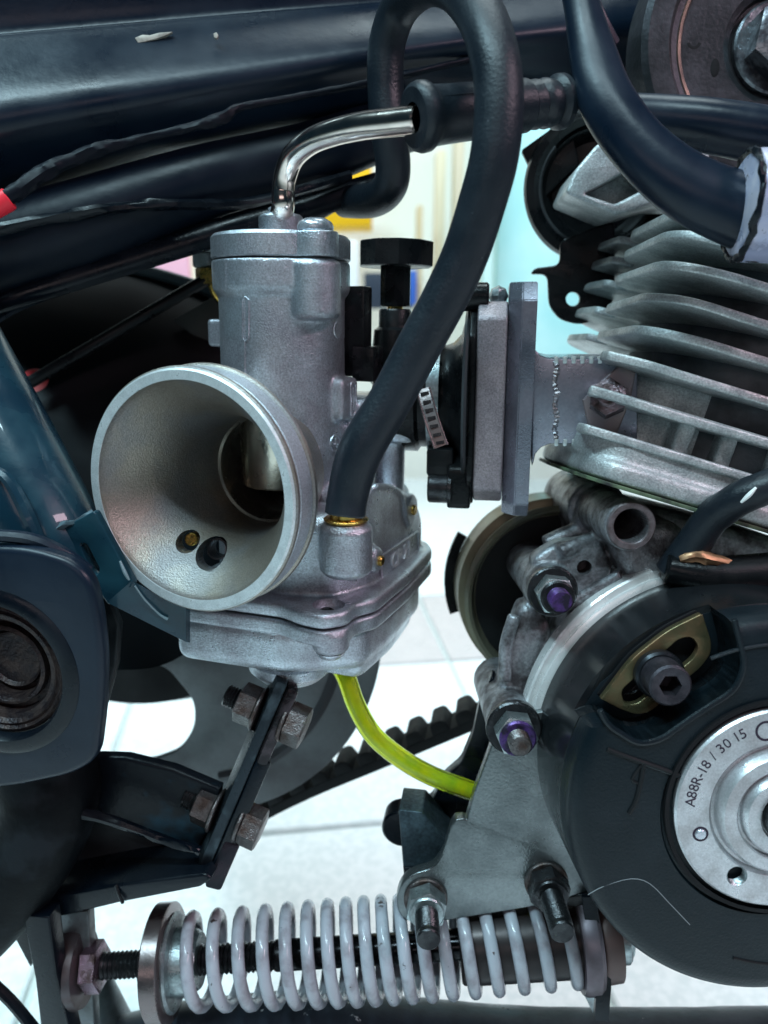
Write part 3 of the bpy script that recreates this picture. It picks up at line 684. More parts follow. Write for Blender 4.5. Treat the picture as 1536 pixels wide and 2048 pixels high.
plate(b, G, rnd([(-.35, -3.2), (.35, -3.2), (.35, 3.2), (-.35, 3.2)], .3), 0, .5, bev=.12); mk('idle_screw_slot', b, ZINC, cb)
# brass pins, fitting
for (p, r) in ((CF.pt(33.9, -6.6, -24), 1.5), (CF.pt(31.6, 25, -16.5), 1.7)):
    b = NB(); cyl(b, Fr(p, VX, VY), r, -2, .7, .35, 24); mk('brass_plug', b, BRASS, cb)
b = NB(); FN = CF.at(BX, BY, -9.4); lathe(b, FN, [(0, 0), (5.6, 0), (5.9, .5), (5.4, .9), (4.4, 1.0), (4.4, 2.2), (5.0, 2.4), (5.0, 3.2), (4.1, 3.5), (3.6, 5), (3.4, 9), (0, 9)], 36); mk('brass_nipple', b, BRASS, cb)
# recess beside the bowl ear with its pin
FR_ = CF.at(27, -20.5, -30.9)
b = NB(); lathe(b, CF.at(27.0, -26.2, -33.6), [(0, .0), (1.7, .0), (2.0, .3), (2.0, .7), (1.5, 1.0), (1.2, .7), (0, .7)], 24); mk('ear_pin', b, DSTEEL, cb)
# name panel
GP = Fr(CF.pt(31.0, 0, 0), VX, VY)
pp = [GP.px(762, 1112), GP.px(835, 1062), GP.px(835, 1100), GP.px(762, 1163)]
b = NB()
for i in range(4):
    if i == 0: plate(b, GP, [V(q_) for q_ in pp], -1.2, .25, bev=.1)
    A, B = V(pp[i]), V(pp[(i + 1) % 4]); tube(b, [GP.pt(A.x, A.y, .2), GP.pt(B.x, B.y, .2)], .42, 8, 3)
c = sum((V(p) for p in pp), V((0, 0))) / 4; ex = (V(pp[2]) - V(pp[3])).normalized(); GT = Fr(GP.pt(c.x, c.y, 0), VX, GP.x * ex.x + GP.y * ex.y)
mk('raised_panel', b, CAST, cb)
b = NB(); text(b, GT.at(0, -2.2, 0), 'CP 21', 6.6, .1, .75, .06); mk('raised_lettering', b, MACH, cb)  # paler metal stands in for light on the raised letters
# float bowl
b = NB()
plate(b, CF, rnd(FO_, 2.5), -40.6, -36.2, bev=.7, res=3)
bo = rnd([(-19, -31.5), (14, -28.5), (20, -25), (27, -20), (33.5, -15.5), (34, 6), (32, 32), (26, 41), (-12, 42), (-20, 28)], 4)
plate(b, CF, bo, -54, -39, bev=4.5, res=4)
plate(b, CF, rnd([(16, -16.5), (32.5, -15.5), (33.2, 6), (30.5, 30), (14, 36), (8, 20)], 5), -58, -40, bev=5, res=4)
cyl(b, CF.at(28.8, -27.6, 0), 5.0, -43.5, -36.5, 1.2, 28)
bowl = mk('float_bowl', b, CAST, cb, 0, mods=[remesh(.5, 4, .5)])
b = NB(); cyl(b, CF.at(8.5, -13, 0), 12.3, -60.5, -52, 3.0, 48); mk('drain_plug', b, CAST, cb)
b = NB(); lathe(b, CF.at(28.8, -27.6, 0), [(0, -45.6), (2.4, -45.3), (3.6, -44.4), (4.0, -43.4), (0, -43.2)], 28); mk('bowl_screw', b, ZINC, cb)
# choke assembly
FK = Fr(CF.pt(22.6, 29, .8), VZ, VX)
b = NB(); hexa(b, FK, 11.3, 56.0, 63.4, .6, R(8), 10); ck = mk('choke_knob', b, BLK, cb, 20)
b = NB(); lathe(b, FK, [(0, 44.5), (4.4, 44.5), (4.7, 44.9), (4.7, 56.2), (0, 56.2)], 10); mk('knob_stem', b, BLK, ck, 30)
b = NB(); cyl(b, FK, 2.4, 40, 46, .2, 20); mk('choke_rod', b, BRASS, cb)
b = NB(); lathe(b, FK, [(0, 20), (6.8, 20), (6.8, 33), (6.4, 37.6), (5.2, 38.4), (5.0, 39), (5.0, 43.2), (4.6, 43.8), (0, 43.8)], 32)
hexa(b, FK, 8.0, 21, 26.5, .5); mk('choke_body', b, BLK, cb)
b = NB(); box(b, Fr(P(715, 662, 226), VZ, VX), (-3, 3.4), (-3, 3), (-13, 12.5), .6); box(b, Fr(P(733, 720, 226), VZ, VX), (-3, 4), (-4, 4), (-6, 4), .8); mk('sensor_block', b, BLK, cb)

# hose
b = NB()
hp = [(690, 1032, 184), (697, 985, 183.5), (722, 900, 181), (781, 800, 179), (838, 692, 176), (888, 600, 173), (930, 510, 170), (963, 410, 166), (989, 310, 162.5), (998, 200, 161), (987, 105, 162), (957, 25, 168), (905, -28, 182), (850, -30, 198), (800, 15, 210), (774, 90, 216), (771, 170, 219), (776, 250, 221), (786, 330, 226), (778, 375, 231), (745, 400, 240), (690, 402, 252)]
hr = [4.9, 4.95, 5.3, 5.1] + [5.15] * (len(hp) - 4)
tube(b, [P(*p) for p in hp], hr, 40, 8)
tag(mk('fuel_hose', b, RUBB, base=P(690, 1032, 184)), 'thick black rubber hose looping up from the brass nipple', 'hose')

# rubber boot over the throttle cable
FBo = Fr(P(826, 236, 172), P(1128, 203, 188) - P(826, 236, 172), V((0, 1, 0)))
Lb = (P(1128, 203, 188) - P(826, 236, 172)).length
bo_ = thing('cable_boot', 'black ribbed rubber boot on the end of the chrome elbow', 'rubber boot', P(840, 240, 172))
b = NB()
pr = [(3.2, .0), (6.2, 0), (7.0, .5), (7.4, 1.4), (7.3, 2.6), (6.8, 3.3), (6.3, 4.0), (6.2, 6), (6.0, 16), (5.9, 23), (5.9, 24.6), (5.2, 25.2), (5.4, 26.5), (5.5, 27.3), (4.8, 27.9), (5.2, 28.6), (5.6, 29.4), (5.3, 31), (5.0, 31.6), (5.6, 32.0), (6.2, 32.6), (6.2, 33.8), (5.6, 34.4), (0, 34.4)]
lathe(b, FBo, [(r, z * Lb / 34.4) for r, z in pr], 40); mk('boot_sleeve', b, RUBB, bo_)
b = NB(); box(b, FBo, (-.4, .4), (-6.4, -6.0), (4, 23), .15); tube(b, [FBo.pt(1.5, 5.98 , 4 + i * 3.2) for i in range(7)], .16, 6, 1); mk('mould_line', b, RUBB, bo_)
b = NB(); tube(b, [FBo.pt(0, 0, Lb - .5), P(1180, 215, 205), P(1240, 240, 225)], 2.0, 12, 5); mk('throttle_cable', b, BLK, bo_)

# ================================================================== INTAKE: rubber flange, spacer, plate, neck
it = thing('intake_manifold', 'black rubber intake joint bolted through a pinkish spacer', 'intake manifold', P(930, 830, 222))
FS = Fr(P(980, 808, 219), -LAT)          # x along the bike, y up, z to the viewer
hx = V((1, 0, 0))
FY = Fr(FS.pt(0, 0, 0), FS.x, -FS.z)      # plane across the intake: z along bike; x = away from viewer
def yx(py, F=FS): return F.px(980, py)[1]
sp0, sp1 = FS.px(950, 808)[0], FS.px(1011, 808)[0]
def flange_outline(y0, y1, depth, ch, ex=6):
    return rnd([(0, y0 + ch), (0, y1 - ch), (ex, y1), (depth - ex, y1), (depth, y1 - ch), (depth, y0 + ch), (depth - ex, y0), (ex, y0)], 1.5)
def fy(pts): return [V((-p[0], p[1])) for p in pts]     # FY: x is away => keep sign by handedness test
def fyo(pts): # convert (depth,y) to FY local coordinates
    out = []
    for dp, y in pts:
        q = FS.pt(0, y, -dp) - FY.O; out.append(V((q.dot(FY.x), q.dot(FY.y))))
    return out
b = NB(); plate(b, FY, fyo(flange_outline(yx(1012), yx(601), 44, 4.5)), sp0, sp1 - .2, bev=.7); mk('spacer_block', b, PINKAL, it)
b = NB(); plate(b, FY, fyo(flange_outline(yx(1022), yx(606), 42, 9, 8)), sp0 - 2.2, sp0 - .1, bev=.6)
lathe(b, Fr(FS.pt(sp0 - 2, 0, -20), -FS.x, FS.y), [(0, 0), (27, 0), (26, 1.2), (19, 3), (16.4, 5.4), (15.6, 8), (15.6, 15), (17, 16), (17, 22), (0, 22)], 56)
mk('rubber_flange', b, BLK, it)
b = NB(); lathe(b, Fr(FS.pt(sp0 - 2, 0, -20), -FS.x, FS.y), [(25.5, .1), (26.8, .2), (27.6, .9), (26.9, 1.6), (26, 1.6)], 72); mk('flange_lip', b, mat('grey_rubber_lip', (.05, .055, .06), .1, .4), it)
b = NB(); box(b, FS, (FS.px(850, 930)[0], FS.px(905, 930)[0]), (yx(962), yx(905)), (-14, -4), 1); plate(b, FY, fyo(rnd([(2, yx(1025)), (2, yx(940)), (16, yx(915)), (22, yx(1020))], 2)), FS.px(893, 980)[0], FS.px(940, 980)[0], bev=.8); mk('flange_ear', b, BLK, it)
FSb = Fr(FS.pt(FS.px(895, 985)[0], yx(987), -6), -FS.x, FS.y); b = NB(); socket_bolt(b, FSb, 4.6, 6.2, 2.5); cyl(b, FSb, 5.4, -1, .3, .2, 32); mk('cap_screw', b, DSTEEL, it)
b = NB(); cyl(b, Fr(FS.pt(FS.px(948, 590)[0], yx(592), -8), -FS.x, FS.y), 4, -4, 5, .6); mk('upper_cap_screw', b, BLK, it)
b = NB(); box(b, FS, (FS.px(975, 590)[0], FS.px(1018, 590)[0]), (yx(612), yx(566)), (-32, -12), 3); mk('upper_lobe', b, STEEL, it)
# hose clamp strip
cl = thing('hose_clamp', 'pinkish slotted hose clamp band end beside the rubber joint', 'hose clamp', P(865, 840, 214))
b = NB(); FC = Fr(FS.pt(sp0 - 12.5, 0, -20), -FS.x, FS.y)
lathe(b, FC, [(17.6, -1.8), (18.2, -1.8), (18.2, 1.8), (17.6, 1.8)], 60, closed=True); mk('clamp_band', b, STEEL, cl)
b = NB(); sp = [P(846, 778, 213), P(856, 815, 211.5), P(868, 855, 210.5), P(882, 893, 210)]
cs = catmull(sp, 5)
def strip(bm, pts, wv, th, hw):
    L2 = []
    for i, p in enumerate(pts):
        t = (pts[min(i + 1, len(pts) - 1)] - pts[max(i - 1, 0)]).normalized(); wd = (wv - t * wv.dot(t)).normalized(); n = t.cross(wd)
        L2.append([bm.verts.new(p + wd * hw + n * th), bm.verts.new(p - wd * hw + n * th), bm.verts.new(p - wd * hw - n * th), bm.verts.new(p + wd * hw - n * th)])
    for A, B in zip(L2, L2[1:]):
        for k in range(4): bm.faces.new([A[k], A[(k + 1) % 4], B[(k + 1) % 4], B[k]])
    bm.faces.new(L2[0][::-1]); bm.faces.new(L2[-1])
strip(b, cs, V((1, .25, .15)), .25, 1.9); mk('clamp_tail', b, COPR, cl)
for i in range(2, len(cs) - 1, 2):
    b = NB(); p = cs[i] + V((0, 0, .35)); strip(b, [p - V((1.1, -.1, -.1)), p + V((1.1, .5, .1))], V((.3, -1, 0)), .12, .45); mk('clamp_slot', b, DSTEEL, cl)
for s_ in (-1, 1):
    b = NB(); tube(b, [p + V((1.75 * s_, .45 * s_, .35)) for p in cs], .3, 6, 1); mk('clamp_rim', b, COPR, cl)
# alloy plate + neck
pl = thing('alloy_adapter', 'milled alloy adapter plate with welded neck reaching the cylinder', 'adapter', P(1040, 808, 222))
q0, q1 = FS.px(1011, 808)[0], FS.px(1066, 808)[0]; qm = FS.px(1037, 808)[0]
b = NB()
sec = [V((q0, -3.6)), V((qm, 0)), V((q1, 0)), V((q1, -40)), V((q0, -40))]
yt, yb = FS.px(1045, 562)[1], FS.px(1045, 1038)[1]
r0 = []
for (yy, inset) in ((yb, 0), (yb + 4.2, 1), (yt - 5.0, 1), (yt, 0)):
    row = []
    for k, p in enumerate(sec):
        z = p.y - (0 if inset or k in (3, 4) else 3.6); x = p.x
        row.append(b.verts.new(FS.pt(x, yy, z)))
    r0.append(row)
for A, B in zip(r0, r0[1:]):
    for k in range(5): b.faces.new([A[k], A[(k + 1) % 5], B[(k + 1) % 5], B[k]])
b.faces.new(r0[0][::-1]); b.faces.new(r0[-1])
bmesh.ops.bevel(b, geom=list(b.edges), offset=.25, segments=2, affect='EDGES')
mk('adapter_flange', b, PLAL, pl, 25)
b = NB(); FNk = FS.at(0, 0, -1.2)
no = pxs(FNk, [(1064, 640), (1066, 680), (1071, 700), (1082, 712), (1100, 717), (1275, 717), (1275, 888), (1100, 888), (1082, 895), (1071, 908), (1067, 925), (1064, 932)])
plate(b, FNk, no, -30, 0, bev=.5); mk('adapter_neck', b, PLAL, pl, 25)
b = NB()
for i in range(6):
    for (y0, y1) in ((713, 727), (878, 892)):
        x = 1108 + i * 17.5; a_, c_ = FNk.px(x, y1), FNk.px(x + 9, y0); box(b, FNk, (a_[0], c_[0]), (a_[1], c_[1]), (-2, .5), .2)
mk('weld_stitch', b, mat('bright_weld', (.6, .66, .66), .6, .35), pl)
b = NB(); yy = list(range(722, 886, 4)); tube(b, [FNk.pt(*FNk.px(1112 + 2.2 * math.sin(y * .13) + random.uniform(-.8, .8), y), -.5) for y in yy], [(.75 if k % 2 else 1.05) + random.uniform(-.15, .2) for k in range(len(yy))], 8, 2, jit=.5); mk('weld_bead', b, mat('weld_metal', (.34, .34, .38), .8, .32, (.24, .20, .20), 400, bump=.4, bsc=1500), pl)
# scorched gasket face + port block
b = NB(); pplate(b, [(1205, 760), (1240, 730), (1272, 745), (1262, 800), (1225, 892), (1180, 870), (1165, 800)], 214, (1220, 800), 5, bev=.6)
mk('exhaust_face', b, mat('heat_tinted_metal', (.34, .26, .24), .7, .4, (.26, .22, .24), 60, bump=.3), pl)
b = NB(); FNu = Fr(P(1216, 795, 209), V((-.25, .1, 1)), V((1, .4, 0))); hexa(b, FNu, 5.2, -4, 1.5, .5); thread(b, FNu, 3, 1.5, 4, .8, .35); mk('scorched_nut', b, mat('scorched_steel', (.22, .17, .19), .8, .4, (.07, .05, .05), 300, bump=1.0, bsc=900), pl)

# ================================================================== ENGINE: finned cylinder
en = thing('engine_cylinder', 'grey cast engine cylinder with stacked cooling fins', 'engine cylinder', P(1400, 700, 230))
FE_ = Fr(P(1298, 642, 200), E3, E1)      # x = forward, y = away, z = up the cylinder
def zfor(py, px=1298):
    lo, hi = -80., 80.
    for _ in range(50):
        m = (lo + hi) / 2; p = FE_.pt(0, 0, m); yy = 1024 - FPX * p.y / -p.z
        if yy > py: lo = m
        else: hi = m
    return lo
fins = [(402, 0), (450, 0), (509, 0), (577, 0), (644, 0), (716, 1), (790, 2), (864, 3)]
for (py, kind) in fins:
    z = zfor(py); b = NB()
    if kind == 0:
        k = (577 - py) / 130.0
        o = rnd([(95, -2), (14, -2), (5, 0), (-1, 7), (-3.2, 37), (-2.0, 41), (2.0, 42), (2.0, 45), (-4.0, 46), (-7, 63), (-4, 73), (12, 82), (95, 82)], [0, 6, 5, 6, 2.5, 2, .8, .8, 2.5, 9, 8, 6, 0], 6)
        nt = rnd([(-4.6, 41.5), (-1.2, 41.5), (-1.2, 45), (-4.6, 45)], .4)
    else:
        o = rnd([(95, -4), (6, -2), (-7 - 2 * (kind == 2), 1), (-8, 6), (0, 20), (6, 40), (6, 70), (95, 70)], [0, 8, 1.4, 1.4, 5, 8, 8, 0], 6)
    plate(b, FE_, o, z - 2.4, z, bev=.6, res=2)
    # slightly wavy hand-cast edge
    for v in b.verts: v.co += FE_.z * (.7 * noise.noise(v.co * .045 + V((0, py, 0)))) + FE_.y * (.5 * noise.noise(v.co * .09 + V((py, 0, 0))))
    mk('cooling_fin', b, FINM, en, 40)
ztop, zbot = zfor(395), zfor(955)
b = NB(); cyl(b, FE_.at(44, 40, 0), 34, zbot, ztop + 4, 1, 64); mk('cylinder_barrel', b, mat('dark_barrel_metal', (.09, .10, .11), .4, .5, (.05, .055, .06), 80, bump=.4, bsc=900), en)
b = NB(); plate(b, FE_, rnd([(95, 11), (14, 11), (4, 16), (4, 60), (95, 60)], 4), zfor(880), zfor(718), bev=1.5)
for xx in (18, 30, 44, 58, 72): box(b, FE_, (xx, xx + 5), (4, 14), (zfor(900), zfor(792)), 1.2)
plate(b, FE_, rnd([(95, -3), (2, -3), (-3, 4), (-6, 30), (-4, 60), (95, 64)], 6), zfor(955) + 0, zfor(915), bev=1.5, res=3)
plate(b, FE_, rnd([(95, -1), (2, -1), (-5, 8), (-7, 40), (0, 60), (95, 60)], 8), zfor(920), zfor(872), bev=1.5)
box(b, FE_, (-6, 8), (14, 46), (zfor(905), zfor(800)), 3)
mk('cylinder_base', b, FINM, en, 0, mods=[remesh(.7, 6, .5)])
b = NB(); plate(b, FE_, rnd([(96, -3.4), (2, -3.4), (-3.5, 4), (-6.5, 30), (-4, 62), (95, 64)], 6), zfor(963), zfor(955) - .1, bev=.2); mk('base_gasket', b, mat('green_gasket', (.12, .17, .10), 0, .6, (.03, .03, .03), 160), en)
# head casting under the down tube
b = NB(); Fh = Fr(P(1225, 365, 226), -dirv(900, 640))
o = rnd(pxs(Fh, [(1130, 386), (1150, 340), (1196, 286), (1280, 262), (1420, 300), (1420, 400), (1330, 400), (1232, 430)]), 1.5)
plate(b, Fh, o, -32, 0, [rnd(pxs(Fh, [(1168, 387), (1262, 336), (1300, 372), (1230, 408)]), 1)], 1.0); 
plate(b, Fh, pxs(Fh, [(1150, 386), (1250, 330), (1330, 360), (1232, 420)]), -34, -14, bev=.4); mk('head_bracket', b, FINM, en, 40)
# black clamp ring behind fins
ck = thing('exhaust_ring', 'glossy black ring clamp with drilled tab behind the cooling fins', 'ring clamp', P(1180, 400, 262))
FR2 = Fr(P(1196, 372, 262), -dirv(1000, 640))
b = NB(); lathe(b, FR2, [(0, -8), (22.0, -8), (24.4, -6), (24.8, 0), (24.0, 2), (21.4, 2.6), (19.6, 1.6), (18.6, -1), (17.4, -1.6), (15, -5), (0, -5)], 72); mk('ring', b, BLK, ck)
b = NB(); lathe(b, FR2, [(18.7, 1.2), (19.3, 1.9), (19.9, 1.6)], 72, 140, 300); mk('ring_groove', b, mat('lighter_black_edge', (.07, .075, .08), .3, .35), ck)  # lighter grey arc along part of the groove
b = NB(); pplate(b, [(1042, 300), (1140, 230), (1160, 330), (1085, 400), (1062, 340)], 264, (1080, 310), 4, r=1, bev=.6)
pplate(b, [(1060, 548), (1070, 536), (1120, 530), (1120, 480), (1230, 440), (1230, 600), (1190, 640), (1160, 650), (1120, 640), (1098, 612), (1095, 548)], 262, (1145, 598), 4, r=2.5, bev=.6, holes=[pcirc(1146, 598, 14)])
mk('ring_tab', b, BLK, ck)

# ================================================================== crankcase
cc = thing('crankcase', 'oily grey crankcase casting with drilled bosses and webbed arm', 'crankcase', P(1200, 1250, 250))
FCk = Fr(P(1262, 1050, 207), -ENG, E1)
b = NB()
def pcyl(px, py, d, rpx, length, bev=.8, r1=None):
    G = Fr(P(px, py, d), -ENG, E1); r = rpx * d / FPX; cyl(b, G, r if r1 is None else r1, -length, 0, bev, 36, r1=r); return G
pcyl(1262, 1052, 207, 52, 72, 1.0)
pcyl(1196, 1020, 240, 60, 40, 1.0)
pcyl(1108, 1188, 216, 50, 44, 1.0)
pcyl(1032, 1462, 216, 54, 42, 1.0)
pplate(b, [(1150, 1010), (1300, 1010), (1420, 1040), (1600, 1090), (1600, 1500), (1100, 1500), (1060, 1420), (1090, 1300), (1130, 1220), (1160, 1130)], 240, (1300, 1250), 40, axis=ENG, r=6, bev=4)
pplate(b, [(1215, 1060), (1360, 1040), (1420, 1130), (1340, 1180), (1250, 1160)], 216, (1300, 1100), 26, axis=ENG, r=5, bev=4)
pplate(b, [(1060, 1120), (1115, 1085), (1200, 1078), (1230, 1140), (1200, 1200), (1110, 1220)], 224, (1150, 1140), 9, axis=ENG, r=3, bev=2)
pplate(b, [(1045, 1205), (1085, 1220), (1110, 1270), (1080, 1340), (1060, 1430), (990, 1400), (1005, 1360), (1012, 1290)], 226, (1050, 1300), 12, axis=ENG, r=4, bev=3)
tube(b, [P(1120, 1105, 222), P(1160, 1086, 224), P(1200, 1075, 226)], 2.2, 10, 4)
tube(b, [P(1090, 1090, 240), P(1140, 1068, 240), P(1170, 1062, 240)], 3.0, 10, 4)
tube(b, [P(1030, 1230, 223), P(1012, 1290, 224), P(1010, 1360, 225)], 2.0, 10, 4)
tube(b, [P(1120, 1215, 222), P(1170, 1190, 222), P(1240, 1150, 220)], 1.8, 10, 4)
tube(b, [P(1085, 1330, 222), P(1130, 1300, 222), P(1180, 1240, 222)], 2.2, 10, 4)
ccb = mk('crankcase_shell', b, CRANK, cc, 0, mods=[remesh(.55, 4, .5)])
q = NB(); cyl(q, Fr(P(1262, 1052, 207), -ENG, E1), 4.6, -40, 20, .1, 36); cut_obj(ccb, q)
q = NB(); cyl(q, Fr(P(1172, 1138, 222), -ENG, E1), 2.2, -8, 12, .1, 20); cut_obj(ccb, q)
b = NB(); lathe(b, Fr(P(1262, 1052, 207), -ENG, E1), [(4.6, -8), (4.6, .1), (4.9, .5), (6.2, .5), (6.6, .0)], 40); mk('boss_face', b, mat('worn_boss_metal', (.22, .19, .20), .7, .4, (.12, .10, .10), 300, bump=.4), cc)
b = NB(); cyl(b, Fr(P(1262, 1052, 207), -ENG, E1), 4.5, -39, -30, .2); mk('bore_plug', b, TYRE, cc)
for (px, py, d, r, sc) in ((1108, 1186, 212, 5.4, 1), (1030, 1462, 212, 5.8, 1.1)):
    G = Fr(P(px, py, d), -ENG, E1)
    nt = thing('flange_nut', 'purple marked nut on the %s crankcase boss' % ('upper' if py < 1300 else 'lower'), 'nut', P(px, py, d), 'purple marked crankcase nuts')
    b = NB(); cyl(b, G, 7 * sc, -4, -1.2, .5, 32); mk('washer', b, DSTEEL, nt)
    b = NB(); hexa(b, G, r, -1.4, 4.2, .5, R(10)); mk('hex_nut', b, STEEL, nt)
    b = NB(); cyl(b, G, r * .86, 4.0, 5.4, .5, 24); mk('nut_collar', b, DSTEEL if py < 1300 else PURP, nt)
    b = NB(); thread(b, G, 3.0, 5, 9.5, .9, .4); mk('stud', b, PURP if py < 1300 else RUST, nt)
# ignition lead
b = NB(); tube(b, [P(1340, 1150, 212), P(1385, 1090, 208), P(1425, 1035, 203), P(1475, 1000, 198), P(1530, 975, 195), P(1600, 950, 194)], [4.6, 4.6, 4.5, 4.4, 4.3, 4.3], 24, 8, jit=.05)
tag(mk('ignition_lead', b, RUBB), 'thick black lead curving from the crankcase to the right edge', 'cable')
b = NB(); tube(b, [P(1360, 1120, 206), P(1390, 1112, 205), P(1430, 1120, 205), P(1470, 1130, 206)], [1.0, 1.7, 1.7, 1.0], 12, 4, jit=.7)
tag(mk('copper_terminal', b, COPPER), 'small copper wire terminal under the black ignition lead', 'terminal')
b = NB(); tube(b, [P(1330, 1135, 209), P(1420, 1150, 208), P(1560, 1140, 208)], [4, 5, 5], 12, 4); tag(mk('ignition_lead', b, BLK), 'lower black lead lying along the top of the flywheel rim', 'cable')
b = NB(); tube(b, [P(1482, 1005, 192), P(1498, 990, 190.5), P(1512, 975, 189.8)], [.3, .6, .3], 6, 4); mk('paint_scuff', b, WHT, bpy.data.objects['ignition_lead'])

# ================================================================== FLYWHEEL
fw = thing('flywheel', 'black flywheel cover with silver hub and metal rim', 'flywheel', P(1545, 1990, 190))
FW = Fr(P(1545, 1625, 184), -ENG, V((1, 0, 0)))
b = NB(); lathe(b, FW, [(0, -44), (51.6, -44), (52.2, -43.2), (52.2, -38.2), (51.0, -37.6), (50.8, -37.0), (51.4, -36.8), (51.4, -36.0), (50.7, -35.7), (49.6, -35.6), (0, -35.6)], 160); mk('flywheel_rim', b, RINGM, fw)
b = NB(); lathe(b, FW, [(50.6, -44.2), (53.0, -44.2), (53.5, -43.6), (53.5, -38.4), (53.0, -37.8), (50.6, -37.8)], 60, 110, 205, closed=True); mk('rim_magnet_band', b, RINGM, fw)
b = NB(); lathe(b, FW, [(0, -35.5), (49.6, -35.5), (48.4, -9.6), (47.6, -9.2), (0, -9.2)], 128); drm = mk('drum_side', b, mat('polished_drum_side', (.012, .014, .016), .2, .20, (.008, .010, .012), 40, spec=.6), fw)
b = NB(); lathe(b, FW, [(0, -9), (44.5, -9.5), (48.3, -9.2), (48.2, -4.8), (47.6, -1.9), (45.9, -.4), (43.5, 0), (26.5, -.2), (26.0, -1), (0, -1)], 128); cov = mk('stator_cover', b, COVER, fw, 35)
# pocket
Fp = FW
pk = [(1160, 1475), (1165, 1395), (1340, 1185), (1440, 1200), (1468, 1238), (1490, 1330), (1470, 1380), (1390, 1430), (1320, 1480), (1275, 1488), (1215, 1450)]
pkl = rnd(pxs(Fp, pk), [3, 3, 3, 1, 2.5, 5, 5, 4, 4, 4, 3])
q = NB(); plate(q, Fp, pkl, -14, 12, bev=.05); q2 = q.copy(); cut_obj(cov, q); cut_obj(drm, q2)
b = NB(); plate(b, Fp, [p * min(1, 46.6 / p.length) for p in pkl], -14.6, -13.9, bev=.05); mk('pocket_floor', b, COVER, fw)
b = NB(); pw = [Fp.pt(p[0], p[1], 0) for p in pkl]
for k in range(len(pkl)):
    a_, c_ = pkl[k], pkl[(k + 1) % len(pkl)]
    if max(a_.length, c_.length) > 46.5: continue
    n_ = V((c_.y - a_.y, a_.x - c_.x)); n_ = n_.normalized() * (.15 if True else 0)
    vs_ = [b.verts.new(Fp.pt(p.x + o.x, p.y + o.y, z)) for p, o, z in ((a_, n_ * 0, -13.9), (c_, n_ * 0, -13.9), (c_, n_ * 0, -1.2), (a_, n_ * 0, -1.2))]
    b.faces.new(vs_)
bmesh.ops.solidify(b, geom=list(b.faces), thickness=.5)
mk('pocket_wall', b, COVER, fw, 60)
b = NB(); lip = pkl
pl3 = [Fp.pt(p[0], p[1], .1) for p in rnd(pxs(Fp, [(1468, 1238), (1490, 1330), (1470, 1380), (1390, 1430), (1320, 1480), (1275, 1488), (1215, 1450), (1200, 1420)]), [0, 5, 5, 4, 4, 4, 2, 0])]
tube(b, pl3, .75, 8, 2); mk('pocket_lip', b, COVER, fw)
b = NB(); FG2 = Fp.at(0, 0, -12)
go = rnd(pxs(FG2, [(1198, 1392), (1260, 1310), (1330, 1255), (1398, 1222), (1415, 1275), (1416, 1300), (1395, 1330), (1340, 1372), (1300, 1415), (1270, 1424), (1235, 1412)]), [0, 3, 3, .8, 1, 2.5, 3, 3, 3, 2, 2])
sl = rnd(pxs(FG2, [(1237, 1375), (1352, 1272), (1378, 1268), (1392, 1290), (1380, 1312), (1268, 1402), (1244, 1402)]), 1.5)
plate(b, FG2, go, 0, 2.2, [sl], .3); mk('slotted_plate', b, GOLDZ, fw)
b = NB(); plate(b, FG2, go, -3, -1.5, bev=.2); mk('slot_backing', b, TYRE, fw)
for k in range(5):
    b = NB(); G = FG2; a0 = V(G.px(1250 + k * 4, 1392 - k * 1)); a1 = V(G.px(1283 + k * 4, 1366)); tube(b, [G.pt(a0.x, a0.y, -.6 + .1 * k), G.pt(a1.x, a1.y, -.6 + .1 * k)], .15, 6, 1); mk('slot_thread', b, DSTEEL, fw)
FBt2 = Fr(FG2.pt(*FG2.px(1308, 1338), 2.2), -ENG, V((1, 0, 0)))
sb = NB(); socket_bolt(sb, FBt2.at(0, 0, 0), 5.0, 9.5, 2.7); bo2 = mk('socket_bolt', sb, mat('black_oxide_bolt', (.035, .033, .04), .6, .38, (.06, .055, .065), 300, bump=.4), fw)
sb = NB(); cyl(sb, FBt2, 6.0, 0, 3.0, .6, 36); mk('bolt_washer', sb, mat('dark_washer', (.02, .022, .026), .6, .3), fw)
# embossed T mark with arrow
b = NB(); Fm = FW
def groove(pts, r=.62):
    tube(b, [Fm.pt(*Fm.px(x, y), -.1) for x, y in pts], r, 8, 3)
groove([(1214, 1498), (1250, 1512), (1290, 1526), (1330, 1540), (1362, 1552)]); groove([(1288, 1525), (1282, 1558), (1272, 1600), (1258, 1626)]); groove([(1283, 1530), (1264, 1558), (1281, 1568)], .4)
G_ = [[(1214, 1502), (1290, 1530), (1362, 1556)], [(1289, 1530), (1285, 1560), (1275, 1600), (1261, 1626)]]
mk('arrow_mark', b, mat('dark_emboss', (.004, .005, .006), 0, .6), fw)
b = NB(); groove([(1466, 1916), (1500, 1924), (1545, 1930)], .4); mk('cast_line', b, MATS['dark_emboss'], fw)
for g_ in G_:
    b = NB(); groove(g_, .22); mk('mark_highlight', b, mat('painted_mark_highlight', (.07, .085, .095), 0, .35), fw)  # lighter lines paint a highlight beside the mark
b = NB(); groove([(1176, 1790), (1210, 1772), (1262, 1758), (1300, 1768), (1340, 1808), (1380, 1850)], .10); mk('hair_scratch', b, mat('grey_hair', (.20, .22, .23), 0, .5), fw)
b = NB(); tube(b, [FW.pt(41.5 * math.cos(R(a)), 41.5 * math.sin(R(a)), -.05) for a in range(78, 118, 4)], .5, 8, 2); mk('cover_ridge', b, COVER, fw)
